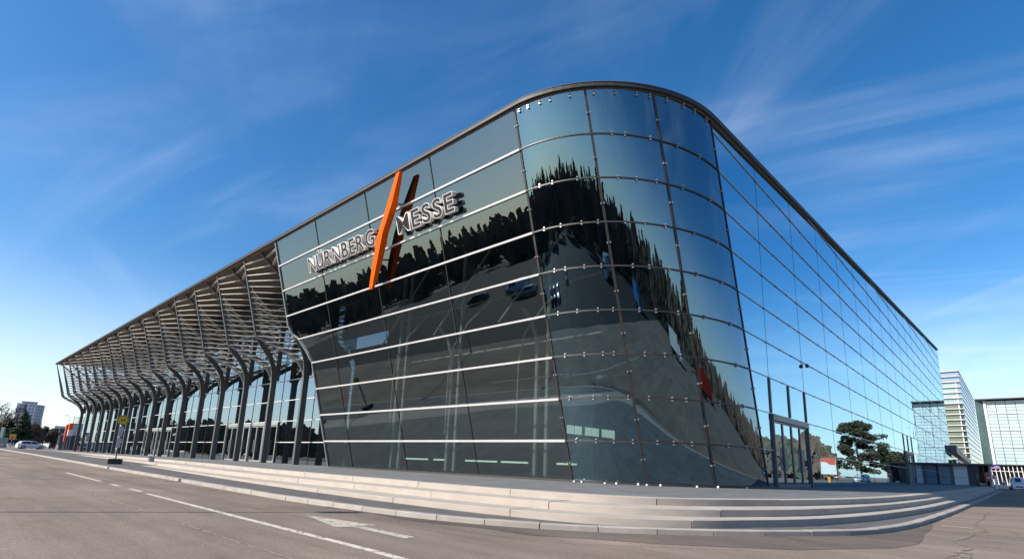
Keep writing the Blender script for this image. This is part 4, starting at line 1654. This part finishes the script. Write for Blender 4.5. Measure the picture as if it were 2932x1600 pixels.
def forest():
    """far wood around the open sides of the square; reads as one mass in the glass"""
    mb = MB()
    rg = rt(77)
    for i in range(1320):
        a = math.radians(rg.uniform(97, 352))
        Rr = 360 + 340 * (i / 620) ** 0.8
        if i >= 620:
            a = math.radians(rg.uniform(97, 215)); Rr = 225 + 135 * ((i - 620) / 280)
        if i >= 900:
            a = math.radians(rg.uniform(136, 346)); Rr = 135 + 115 * ((i - 900) / 420)
            if 185 < math.degrees(a) < 300:
                Rr -= 40
            if math.degrees(a) > 300:
                Rr += 40
        ad = math.degrees(a)
        if 200 < ad < 335:
            Rr *= 1.1
        x, y = Rr * math.cos(a) * U, Rr * math.sin(a) * U
        z0 = (zr(y / U) + EYE) * U
        h = rg.uniform(8.0, 12.0) + (Rr - 360) / 340 * 9.0 + (2.5 if 128 < ad < 165 and rg.uniform() < 0.4 else 0)
        if ad > 300:
            Rr = 250 + rg.uniform(0, 120); x, y = Rr * math.cos(a) * U, Rr * math.sin(a) * U; h = rg.uniform(7.5, 11.0)
        if i >= 900:
            h = rg.uniform(11.0, 16.0) if ad < 290 else rg.uniform(7.5, 11.5)
        ev = rg.uniform() < (0.42 if ad < 300 else 0.12)
        w_ = rg.uniform(2.8, 5.0) * (0.7 if ev else 1)
        mi = 0 if ev else (1 if rg.uniform() < 0.6 else 2)
        for k in range(90 if i < 620 else (150 if i < 900 else 190)):
            d = rg.normal(size=3); d /= np.linalg.norm(d)
            f = rg.uniform(0.1, 1.0)
            sh = (1.05 - f) if ev else math.sin(PI * min(1, 0.18 + f * 0.8))
            q = np.array([x + d[0] * w_ * sh * 0.9, y + d[1] * w_ * sh * 0.9, z0 + h * f])
            s = (1.0 if i < 620 else 0.65) * rg.uniform(0.45, 1.3)
            t1 = np.array([-math.sin(a), math.cos(a), rg.uniform(-.5, .5)]) * s
            t2 = np.array([rg.uniform(-.4, .4), rg.uniform(-.4, .4), 1]) * s * (1.4 if not ev else 0.8)
            mb.face([q - t1 - t2 * 0.3, q + t1 * 0.3 - t2, q + t1 + t2 * 0.4, q - t1 * 0.4 + t2], mi)
    o = mb.build('distant_forest', [M_DARKLEAF, M_TWIG, M_TWIG2], None, world=False, fix=False, kind='stuff')
    o['label'] = 'far wood of bare and evergreen trees mirrored in the glass fronts'


forest()

# ------------------------------------------------------------------ bus stop
bs = thing('bus_stop_sign', 'yellow and green round bus stop sign on a pole with two grey timetable boards', 'bus stop', W(13.6, 66.0, zr(66) + 0.15))
BZ = 1.0
mb = MB(); mb.box(-0.34, 0.34, -0.30, 0.30, 0.0, 0.30); mb.build('base', M_DARKBASE, bs, world=False)
mb = MB(); mb.cyl((0, 0, 1.27), (0, 0, 1), 0.035, 2.0, 12); mb.build('pole', M_DOOR, bs, world=False)
mb = MB(); mb.box(-0.10, 0.10, -0.065, 0.0 - 0.036, 0.92, 1.50); mb.build('timetable_board', M_PAPER, bs, world=False)
mb = MB(); mb.box(-0.10, 0.10, -0.065, 0.0 - 0.036, 1.56, 2.14); mb.build('timetable_board', M_PAPER, bs, world=False)
mb = MB(); mb.cyl((0, 0, 2.52), (0, 1, 0), 0.285, 0.03, 36); dsc = mb.build('disc', M_YELLOW, bs, world=False)
mb = MB()
NR = 40
r0, r1 = 0.225, 0.262
for k in range(NR):
    a, b = 2 * PI * k / NR, 2 * PI * (k + 1) / NR
    mb.hexa([(math.cos(a) * r0, -0.0155, 2.52 + math.sin(a) * r0), (math.cos(a) * r1, -0.0155, 2.52 + math.sin(a) * r1), (math.cos(b) * r1, -0.0155, 2.52 + math.sin(b) * r1), (math.cos(b) * r0, -0.0155, 2.52 + math.sin(b) * r0)],
            [(math.cos(a) * r0, -0.019, 2.52 + math.sin(a) * r0), (math.cos(a) * r1, -0.019, 2.52 + math.sin(a) * r1), (math.cos(b) * r1, -0.019, 2.52 + math.sin(b) * r1), (math.cos(b) * r0, -0.019, 2.52 + math.sin(b) * r0)])
mb.build('ring', M_GREEN, dsc, world=False)
mb = MB()
mb.box(-0.10, -0.045, -0.019, -0.0155, 2.42, 2.62); mb.box(0.045, 0.10, -0.019, -0.0155, 2.42, 2.62); mb.box(-0.045, 0.045, -0.0188, -0.0155, 2.495, 2.545)
mb.build('letter', M_GREEN, dsc, world=False)
bs.rotation_euler = (0, 0, math.radians(-12))
t = thing('junction_box', 'small grey box standing on the concrete step right of the bus stop', 'box', W(17.9, 71, -1.0))
mb = MB(); mb.box(-0.14, 0.14, -0.2, 0.2, -0.135, 0.13); mb.build('housing', M_GREYSTEEL, t, world=False)
mb = MB(); mb.box(-0.16, 0.16, -0.22, 0.22, 0.132, 0.16); mb.build('lid', M_DARKBASE, t, world=False)


# ------------------------------------------------------------------ street lamps on the near side of the road (their shadows cross the asphalt)
def lamp(label, loc, h, arm, rz, group, twin=False):
    t = thing('street_lamp', label, 'street lamp', loc, rz, group)
    mb = MB(); mb.tube([(0, 0, -0.05), (0, 0, h)], [0.065, 0.04], 10); mb.build('pole', M_GREYSTEEL, t, world=False)
    for s in ((1, -1) if twin else (1,)):
        mb = MB(); mb.tube([(0, 0, h - 0.02), (s * arm, 0, h + 0.08)], [0.03, 0.03], 8); mb.build('arm', M_GREYSTEEL, t, world=False)
        mb = MB(); mb.box(*sorted((s * (arm - 0.15), s * (arm + 0.55))), -0.16, 0.16, h + 0.05, h + 0.14); mb.build('lamp_head', M_DOOR, t, world=False)
    return t


SG = 'street lamps across the road'
lamp('street lamp opposite the arrow marking, seen by its long thin shadow', W(-9.2, 25.8, zr(25)), 8.0, 0.5, -0.42, SG)
lamp('street lamp opposite the dashed line, seen by its long thin shadow', W(-8.6, 45.2, zr(45)), 8.0, 0.5, -0.42, SG)
lamp('street lamp farthest left, seen by its thin shadow on the road', W(-8.0, 65, zr(65)), 8.0, 0.5, -0.42, SG)
lamp('single arm street lamp before the far wood, mirrored in the shaded glass', W(243, -32, -1.86), 7.6, 1.6, 1.4, 'lamps mirrored in the shaded glass')
lamp('tall mast light with two heads, mirrored beside the slatted tower', W(398, -17, -1.86), 18.0, 2.2, 1.3, 'lamps mirrored in the shaded glass', True)
lamp('thin street lamp with a flat head above the red banner tower', W(39.6, 279, GZ), 7.7, 0.5, PI, 'lamps behind the colonnade')

# ------------------------------------------------------------------ far left: apartment tower, parking deck, banner tower, fence, signs
M_APT = pbr('apartment_plaster', (0.56, 0.59, 0.65), 0.8, 0, 0.05, 0.2)
M_APTDARK = pbr('apartment_grey', (0.34, 0.37, 0.43), 0.8, 0, 0.05, 0.2)
M_WIN = pbr('window_dark', (0.07, 0.08, 0.10), 0.15, 0, 0.1, 1)
ap = thing('apartment_tower', 'pale grey high-rise apartment block with a recessed stair strip behind the trees', 'building', W(102, 996, GZ), math.radians(-6))
FL, FW, RW = 13, 11.6, 7.6
Ht = 33.6
mb = MB(); mb.box(-FW, -7.15, 0, 8, 0, Ht); mb.box(-5.3, -0.0, 0.0, 8, 0, Ht); mb.box(-7.15, -5.3, 1.2, 8, 0, Ht); mb.build('wall', M_APT, ap, world=False)
mb = MB(); mb.hexa([(0, 0.01, 0), (RW * .72, RW * .75, 0), (RW * .72 - 6, RW * .75 + 5, 0), (-6, 5, 0)], [(0, 0.01, Ht - 0.3), (RW * .72, RW * .75, Ht - 0.3), (RW * .72 - 6, RW * .75 + 5, Ht - 0.3), (-6, 5, Ht - 0.3)]); mb.build('side_wall', M_APTDARK, ap, world=False)
mb = MB(); mb.box(-9, 0.5, 1.5, 6, Ht, Ht + 1.6); mb.box(-9.4, 0.9, 1.2, 6.3, Ht + 1.6, Ht + 1.8); mb.build('roof', M_APTDARK, ap, world=False)
mb = MB(); mb.box(-7.1, -5.35, 1.1, 1.19, 0.3, Ht - 0.4); mb.build('stair_strip', M_WIN, ap, world=False)
for f in range(FL):
    z = 1.2 + f * 2.52
    for x in (-9.7, -8.2, -3.9, -2.0):
        mb = MB(); mb.box(x, x + 1.05, -0.06, 0.03, z, z + 1.1); mb.build('window', M_WIN, ap, world=False)
    d = Vector((RW * .72, RW * .75, 0)).normalized()
    for q in (2.2, 4.6):
        a = d * q; b = d * (q + 1.1); nn = Vector((d.y, -d.x, 0)) * 0.06
        mb = MB()
        mb.hexa([a + nn + Vector((0, 0, z)), b + nn + Vector((0, 0, z)), b + nn + Vector((0, 0, z + 1.1)), a + nn + Vector((0, 0, z + 1.1))],
                [a - nn + Vector((0, 0, z)), b - nn + Vector((0, 0, z)), b - nn + Vector((0, 0, z + 1.1)), a - nn + Vector((0, 0, z + 1.1))])
        mb.build('window', M_WIN, ap, world=False)

pk = thing('parking_deck', 'open three-storey parking deck with pale parapets left of the red banner', 'building', W(57, 416, GZ), 0)
M_DECK = pbr('deck_parapet', (0.52, 0.53, 0.56), 0.6, 0, 0.06, 1)
for k, z in enumerate((2.3, 4.45, 6.9)):
    x0 = -2.8 + 0.25 * k
    mb = MB(); mb.box(x0, 6, 0, 14, z, z + 0.75); mb.build('parapet', M_DECK, pk, world=False)
    for q in range(5):
        mb = MB(); xx = -2.4 + q * 1.5; mb.box(xx, xx + 0.16, 0.2, 0.4, z - (2.3 if k == 0 else 1.7), z); mb.build('pillar', M_DECK, pk, world=False)
mb = MB(); mb.box(-2.2, 6, 5, 5.2, 0, 7.4); mb.build('back_wall', M_WIN, pk, world=False)

bt = thing('banner_tower', 'narrow advertising tower with a tall red banner and an orange and white box', 'sign', W(34.9, 247, GZ), 0)
M_REDORANGE = pbr('red_orange_banner', (0.72, 0.13, 0.07), 0.6, 0, 0.05, 1)
mb = MB(); mb.box(-0.18, 0.20, 0, 0.5, 1.75, 5.2); mb.build('banner', M_REDORANGE, bt, world=False)
mb = MB(); mb.box(0.42, 1.02, 0.9, 1.5, 4.2, 5.5); mb.build('orange_panel', M_ORANGE, bt, world=False)
mb = MB(); mb.box(0.40, 1.15, 0.88, 1.52, 2.9, 4.19); mb.build('white_panel', M_WHITE, bt, world=False)
for x in (-0.1, 0.1, 0.5, 0.9):
    mb = MB(); mb.box(x - 0.04, x + 0.04, 0.2, 0.3, 0, 3.0); mb.build('post', M_GREYSTEEL, bt, world=False)
gb = thing('grey_annex', 'low grey clad annex with a railing frame on its roof behind the last columns', 'building', W(37.6, 257.5, GZ), 0)
M_CLAD = pbr('light_cladding', (0.42, 0.43, 0.48), 0.6, 0, 0.05, 1)
for k in range(4):
    mb = MB(); mb.box(0 + k * 1.1, 1.07 + k * 1.1, 0, 3, 3.15, 5.75); mb.build('cladding_panel', M_CLAD, gb, world=False)
mb = MB(); mb.box(-1.5, 4.4, 0.15, 3, 0, 3.1); mb.build('base', M_WIN, gb, world=False)
for k in range(5):
    mb = MB(); mb.box(0.05, 4.4, 0.0, 0.06, 5.95 + k * 0.28, 6.03 + k * 0.28); mb.build('rail', M_GREYSTEEL, gb, world=False)
for x in (0.1, 0.95, 1.8, 2.7):
    mb = MB(); mb.box(x, x + 0.06, 0.061, 0.12, 5.75, 7.2); mb.build('rail_post', M_GREYSTEEL, gb, world=False)
oc = thing('orange_container', 'small orange container beside the foot of the farthest column', 'container', W(37.6, 240, GZ), 0)
mb = MB(); mb.box(-0.35, 0.35, 0, 0.8, 0, 1.1); mb.build('body', M_REDORANGE, oc, world=False)
mb = MB(); mb.box(-0.38, 0.38, -0.03, 0.83, 1.105, 1.18); mb.build('lid', M_BLACK, oc, world=False)

fe = thing('metal_fence', 'grey corrugated metal fence at the left edge behind the road', 'fence', W(17.8, 250, GZ), 0)
for k in range(14):
    mb = MB(); mb.box(-3.2 + k * 0.34, -3.2 + k * 0.34 + 0.31, 0.03 * (k % 2), 0.03 * (k % 2) + 0.03, 0.05, 2.0); mb.build('panel', M_GREYSTEEL, fe, world=False)
for k in range(4):
    mb = MB(); mb.box(-3.2 + k * 1.55, -3.14 + k * 1.55, 0.07, 0.13, 0, 2.05); mb.build('post', M_DOOR, fe, world=False)
fl = thing('banner_flag', 'slanting white and green banner flag behind the grey fence', 'flag', W(18.4, 254, GZ), 0)
mb = MB(); mb.tube([(0, 0, 0), (0, 0, 4.1)], [0.03, 0.02], 8); mb.build('pole', M_GREYSTEEL, fl, world=False)
mb = MB(); mb.box(0.03, 0.45, -0.01, 0.01, 1.6, 4.05); mb.build('white_cloth', M_WHITE, fl, world=False)
mb = MB(); mb.box(0.455, 0.72, -0.012, 0.012, 1.9, 4.0); mb.build('green_cloth', pbr('green_cloth', (0.08, 0.3, 0.12), 0.7), fl, world=False)
ysg = thing('yellow_road_sign', 'yellow and orange traffic sign board on a post right of the grey fence', 'road sign', W(21.4, 250, GZ), 0)
mb = MB(); mb.box(-0.5, 0.5, 0, 0.03, 2.3, 2.75); mb.build('yellow_panel', M_YELLOW, ysg, world=False)
mb = MB(); mb.box(-0.45, 0.45, 0.002, 0.03, 1.65, 2.29); mb.build('pale_panel', pbr('pale_sign', (0.55, 0.5, 0.36), 0.6), ysg, world=False)
mb = MB(); mb.cyl((0, -0.012, 1.97), (0, 1, 0), 0.25, 0.02, 20); mb.build('orange_disc', M_ORANGE, ysg, world=False)
mb = MB(); mb.box(-0.04, 0.04, 0.032, 0.1, 0, 2.6); mb.build('post', M_GREYSTEEL, ysg, world=False)

# ------------------------------------------------------------------ right: kiosk, slatted tower, white glass hall, gate canopy
kx = 148.0
ki = thing('glass_kiosk', 'low flat-roofed glass kiosk in the shade against the long glass front', 'kiosk', W(kx, 8, -1.0), 0)
M_KIOSKGLASS = glass('kiosk_glass', (0.35, 0.45, 0.50), (0.85, 0.93, 1.0), ior=4.0)
M_KPANEL = pbr('kiosk_white_panel', (0.74, 0.80, 0.82), 0.5, 0, 0.05, 2)
M_KSKY = pbr('kiosk_sky_reflection', (0.22, 0.33, 0.42), 0.12, 0, 0.08, 1.0, spec=0.8)  # blue base colour imitates the sky reflected in the window
mb = MB(); mb.box(kx - 1.2, kx + 14, 3.5, 12.3, 3.1, 3.45); mb.build('roof', M_DOOR, ki)
for a, b, mm, nm in ((12.2, 10.35, M_KSKY, 'window'), (9.75, 7.5, M_KPANEL, 'white_panel'), (5.75, 4.95, M_KIOSKGLASS, 'window')):
    for z0, z1 in ((-0.95, 0.5), (0.56, 3.05)):
        mb = MB(); mb.box(kx, kx + 0.12, b, a, z0, z1); mb.build(nm, mm, ki)
mb = MB(); mb.box(kx + 0.05, kx + 0.2, 5.9, 7.4, -0.95, 3.0); kd_ = mb.build('door', M_WIN, ki)
mb = MB(); mb.box(kx - 0.08, kx + 0.04, 6.0, 6.1, 0.3, 1.5); mb.build('handle', M_GREYSTEEL, kd_)
for y in (12.27, 10.05, 7.45, 5.82, 4.9, 3.95):
    mb = MB(); w2 = 0.26 if y == 10.05 else 0.06; mb.box(kx - 0.05, kx + 0.13, y - w2, y + w2, -1.0, 3.1); mb.build('post', M_DOOR, ki)
mb = MB(); mb.box(kx + 0.2, kx + 13.5, 4.0, 4.2, -1, 3.1); mb.build('side_wall', M_KPANEL, ki)
mb = MB(); mb.box(kx + 8, kx + 8.2, 4.2, 12.2, -1, 3.1); mb.build('back_wall', M_INT, ki)
rs = thing('red_sign_board', 'upright red sign board with small white marks at the corner of the kiosk', 'sign', W(146.5, 4.4, -1.86), 0)
mb = MB(); mb.box(146.4, 146.6, 3.85, 4.75, 0.05, 1.75); mb.build('board', pbr('faded_red_board', (0.42, 0.13, 0.10), 0.6), rs)
for y in (4.15, 4.45):
    mb = MB(); mb.box(146.36, 146.395, y - 0.08, y + 0.08, 0.55, 0.85); mb.build('white_mark', M_WHITE, rs)
for y in (3.95, 4.65):
    mb = MB(); mb.box(146.61, 146.75, y - 0.04, y + 0.04, -1.86, 1.7); mb.build('post', M_GREYSTEEL, rs)

tw = thing('slatted_tower', 'tall narrow tower with white horizontal slats, blue glass above and sage green panels below', 'building', W(346, 20, -1.86), 0)
TX0, TX1, TY0, TY1, TZ = 344.0, 475.0, 15.55, 60.0, 53.2
M_TSLAT = pbr('white_slat', (0.50, 0.49, 0.47), 0.5)
M_SAGE = pbr('sage_green_panel', (0.115, 0.155, 0.12), 0.6, 0, 0.06, 0.5)
M_TGLASS = glass('tower_glass', (0.5, 0.6, 0.65), (0.8, 0.9, 0.95), ior=2.6, tilt=0.006)
M_SKYPANEL = pbr('blue_grey_panel', (0.20, 0.29, 0.41), 0.35, 0, 0.05, 0.5)
M_TDARK = pbr('dark_green_glazing', (0.028, 0.055, 0.048), 0.15, 0, 0.1, 1)
M_PALEPANEL = pbr('pale_aqua_panel', (0.26, 0.37, 0.40), 0.4, 0, 0.06, 0.5)
for k in range(18):
    z1 = TZ - k * 2.69; z0 = z1 - 2.69
    mb = MB(); mb.box(TX0 - 0.8, TX0 - 0.02, TY0 - 0.05, TY1, z1 - 0.24, z1 + 0.2); mb.build('slat', M_TSLAT, tw)
    ys_ = TY0 + 1.7
    mm = M_SKYPANEL if k < 2 else (M_PALEPANEL if k < 6 else M_SAGE)
    mb = MB(); mb.box(TX0, TX0 + 0.3, ys_ if k >= 2 else TY0, TY1, z0 + 0.02, z1 - 0.02); mb.build('panel', mm, tw)
    if k >= 2:
        mb = MB(); mb.box(TX0 + 0.06, TX0 + 0.3, TY0 + 0.02, ys_ - 0.36, z0 + 0.02, z1 - 0.02); mb.build('glazing', M_SKYPANEL if k < 6 else M_TDARK, tw)
mb = MB(); mb.box(TX0 - 0.05, TX0 + 0.2, TY0 + 1.36, TY0 + 1.68, 2.9, TZ - 5.4); mb.build('white_post', M_WHITE, tw)
mt, tt_ = new_mat('tower_curtain_wall')
o_ = N(tt_, 'ShaderNodeOutputMaterial'); b_ = N(tt_, 'ShaderNodeBsdfPrincipled', in_Roughness=0.12)
b_.inputs['Specular IOR Level'].default_value = 0.9
g_ = N(tt_, 'ShaderNodeNewGeometry'); mp_ = N(tt_, 'ShaderNodeMapping'); mp_.inputs['Rotation'].default_value = (PI / 2, 0, 0)
br_ = N(tt_, 'ShaderNodeTexBrick', in_Scale=1.0, offset=0.0)
br_.inputs['Brick Width'].default_value = 2.0; br_.inputs['Row Height'].default_value = 0.78; br_.inputs['Mortar Size'].default_value = 0.05
br_.inputs['Color1'].default_value = (0.55, 0.66, 0.64, 1); br_.inputs['Color2'].default_value = (0.44, 0.58, 0.58, 1); br_.inputs['Mortar'].default_value = (0.09, 0.14, 0.15, 1)
L(tt_, g_.outputs['Position'], mp_.inputs[0]); L(tt_, mp_.outputs[0], br_.inputs['Vector']); L(tt_, br_.outputs['Color'], b_.inputs['Base Color']); tr2 = N(tt_, 'ShaderNodeBsdfTransparent'); ms_ = N(tt_, 'ShaderNodeMixShader', in_0=0.85); L(tt_, b_.outputs[0], ms_.inputs[2]); L(tt_, tr2.outputs[0], ms_.inputs[1]); L(tt_, ms_.outputs[0], o_.inputs[0])
M_CURTAIN = mt
mb = MB(); mb.box(TX0 + 0.32, TX1, TY0 + 0.01, TY0 + 0.2, -1.86, TZ - 0.05); mb.build('curtain_wall', M_CURTAIN, tw)
for k in range(18):
    z1 = TZ - k * 2.69
    mb = MB(); mb.box(TX0 + 0.35, TX1, TY0 - 0.18, TY0 - 0.005, z1 - 0.1, z1 + 0.07); mb.build('transom', M_SIDEBAR, tw)
mb = MB(); mb.box(TX0 - 0.56, TX1, TY0 - 0.15, TY0 + 0.4, TZ + 0.21, TZ + 0.5); mb.build('roof_edge', M_GREYSTEEL, tw)

ga = thing('gate_canopy', 'dark grey sloping gate canopy between the long hall and the slatted tower', 'canopy', W(190, 12, -1.86), 0)
mb = MB(); mb.hexa([(189.6, 11.2, 7.0), (240, 11.0, 5.4), (240, 12.6, 5.4), (189.6, 12.6, 7.0)], [(189.6, 11.2, 9.2), (240, 11.0, 6.7), (240, 12.6, 6.7), (189.6, 12.6, 9.2)]); mb.build('fascia', M_DOOR, ga)
mb = MB(); mb.box(189.7, 214.4, 11.6, 12.4, -1.86, 6.9 - 1.6); mb.build('gate_wall', M_WIN, ga)
mb = MB(); mb.box(198, 206, 11.4, 11.58, 0.5, 5.0); mb.build('shutter', M_GREYSTEEL, ga)

wh_ = thing('white_glass_hall', 'bright white gridded glass hall leaning back at the right edge', 'building', W(301, -5, -1.86), 0)
M_MILK = pbr('milky_glass', (0.40, 0.50, 0.52), 0.15, 0, 0.10, 0.35, spec=0.8)
M_MILKDARK = pbr('side_glazing', (0.10, 0.17, 0.16), 0.12, 0, 0.25, 0.4, spec=0.8)
HX, HY = 300.0, 5.75
lean = lambda z: (z - 7.0) * 0.018
pane_mesh = None
NCOL, NROW = 4, 19
for c in range(NCOL):
    for r in range(NROW):
        z0, z1 = 6.9 + r * 1.36, 6.9 + (r + 1) * 1.36
        y1, y0 = HY - c * 3.05, HY - (c + 1) * 3.05
        mb = MB()
        jx = 0.05 * ((c * 7 + r * 3) % 3)
        mb.hexa([(HX + jx, y0 + 0.09 + lean(z0), z0 + 0.06), (HX + jx, y1 - 0.09 + lean(z0), z0 + 0.06), (HX + jx, y1 - 0.09 + lean(z1), z1 - 0.06), (HX + jx, y0 + 0.09 + lean(z1), z1 - 0.06)],
                [(HX + 0.3, y0 + 0.09 + lean(z0), z0 + 0.06), (HX + 0.3, y1 - 0.09 + lean(z0), z0 + 0.06), (HX + 0.3, y1 - 0.09 + lean(z1), z1 - 0.06), (HX + 0.3, y0 + 0.09 + lean(z1), z1 - 0.06)])
        mb.build('glass_pane', M_MILK, wh_)
YE = HY - NCOL * 3.05
mb = MB(); mb.box(HX + 0.32, HX + 40, YE, HY + 0.2, -1.86, 32.8); mb.build('frame_wall', pbr('pale_green_frame', (0.15, 0.21, 0.22), 0.5), wh_)
for z in (13.7, 20.5, 27.3):
    mb = MB(); mb.box(HX - 0.25, HX - 0.01, YE, HY + lean(z), z - 0.1, z + 0.1); mb.build('transom', M_SIDEBAR, wh_)
mb = MB()
mb.hexa([(HX - 0.6, HY + lean(6.6) + 0.02, 6.6), (HX - 0.6, HY + 0.75 + lean(6.6), 6.6), (HX + 0.4, HY + 0.75 + lean(6.6), 6.6), (HX + 0.4, HY + lean(6.6) + 0.02, 6.6)],
        [(HX - 0.6, HY + lean(32.7) + 0.02, 32.7), (HX - 0.6, HY + 0.75 + lean(32.7), 32.7), (HX + 0.4, HY + 0.75 + lean(32.7), 32.7), (HX + 0.4, HY + lean(32.7) + 0.02, 32.7)])
mb.build('white_fin', M_WHITE, wh_)
mb = MB()
mb.hexa([(HX - 0.2, HY + 0.8, 2), (HX - 2.6, 9.55, 2), (HX - 2.0, 9.55, 2), (HX + 0.3, HY + 0.8, 2)], [(HX - 0.2, HY + 1.25, 32.6), (HX - 2.6, 9.55, 33.2), (HX - 2.0, 9.55, 33.2), (HX + 0.3, HY + 1.25, 32.6)])
mb.build('side_glazing', M_MILKDARK, wh_)
mb = MB(); mb.box(HX - 2.8, HX + 40, YE, 9.5, 33.21, 33.6); mb.build('roof', M_COPETOP, wh_)

pc = thing('post_canopy', 'low entrance canopy on slim white slanting posts in front of the white glass hall', 'canopy', W(286, -4, -1.86), 0)
mb = MB(); mb.box(284, 299, YE, 8.2, 6.3, 6.62); mb.build('roof', M_DOOR, pc)
mb = MB(); mb.box(292, 292.4, YE, 8.2, -1.86, 6.3); mb.build('back_wall', M_WIN, pc)
mb = MB(); mb.box(285.5, 291.9, YE, 8.2, 3.9, 4.1); mb.build('cross_rail', M_BAR, pc)
for k in range(12):
    y = 7.2 - k * 1.25
    mb = MB(); mb.beam((285, y - 0.45, -1.86), (285, y, 6.3), 0.2, 0.2, (0, 1, 0)); mb.build('post', M_WHITE, pc)
pb = thing('purple_banner', 'purple banner stretched between the first white posts of the canopy', 'banner', W(284.6, 6.1, 4.9), 0)
mb = MB(); mb.box(284.5, 284.7, 4.85, 7.4, 4.95, 6.2); mb.build('cloth', pbr('purple_cloth', (0.22, 0.15, 0.46), 0.7), pb)
for y in (7.35, 4.9):
    mb = MB(); mb.box(284.4, 284.49, y - 0.05, y + 0.05, 4.9, 6.25); mb.build('batten', M_GREYSTEEL, pb)
lw = thing('white_barrier', 'low white barrier wall between the kiosk and the van', 'barrier', W(205, 3, -1.86), 0)
for k in range(4):
    mb = MB(); y1 = 4.9 - k * 0.95; mb.box(204.8, 205.2, y1 - 0.92, y1, -1.8, -1.0); mb.build('panel', M_WHITE, lw)
sb = thing('white_cabinet', 'small white cabinet standing behind the low white barrier', 'cabinet', W(212, 3.1, -1.86), 0)
mb = MB(); mb.box(211.8, 212.4, 2.7, 3.5, -1.8, 0.2); mb.build('housing', M_WHITE, sb)
mb = MB(); mb.box(211.74, 211.79, 2.9, 3.3, -0.9, -0.3); mb.build('dark_label', M_WIN, sb)
og = thing('orange_pillar_sign', 'narrow orange and white sign right of the kiosk corner', 'sign', W(190, 4.6, -1.86), 0)
mb = MB(); mb.box(189.9, 190.1, 4.4, 4.85, 0.6, 1.6); mb.build('orange_panel', M_ORANGE, og)
mb = MB(); mb.box(189.9, 190.1, 3.9, 4.38, -1.8, 1.5); mb.build('white_panel', M_WHITE, og)

# ------------------------------------------------------------------ things on the square behind the camera that the shaded glass mirrors
MG = 'signs and barrier mirrored in the shaded glass'
ad = thing('advertising_board', 'white board with an orange upper wave, mirrored in the shaded glass', 'sign', W(149, -8.3, -1.86), math.radians(103), MG)
mb = MB(); mb.box(-1.0, 1.0, -0.04, 0.04, 1.25, 3.45); mb.build('white_panel', M_WHITE, ad, world=False)
mb = MB()
X = np.linspace(-0.98, 0.98, 14)
for s, n in ((-1, 0), (1, 1)):
    pass
for a, b in zip(X, X[1:]):
    wv = lambda x: 2.72 - 0.10 * math.sin(x * 3.0) - 0.16 * x
    for yy in (-0.046, 0.046):
        mb.face([(a, yy, wv(a)), (b, yy, wv(b)), (b, yy, 3.44), (a, yy, 3.44)])
mb.build('orange_wave', M_REDORANGE, ad, world=False)
for x in (-0.7, 0.7):
    mb = MB(); mb.box(x - 0.05, x + 0.05, -0.03, 0.03, 0, 1.24); mb.build('post', M_GREYSTEEL, ad, world=False)
bg_ = thing('boom_barrier', 'red and white boom barrier with an orange housing, mirrored in the shaded glass', 'barrier', W(150, -8.6, -1.86), math.radians(80), MG)
mb = MB(); mb.box(-0.2, 0.2, -0.2, 0.2, 0, 1.15); mb.build('housing', pbr('barrier_orange', (0.8, 0.28, 0.02), 0.5), bg_, world=False)
for k in range(8):
    mb = MB(); mb.box(0.21 + k * 0.5, 0.21 + k * 0.5 + 0.498, -0.05, 0.05, 0.85, 0.97); mb.build('arm_segment', M_RED if k % 2 == 0 else M_WHITE, bg_, world=False)
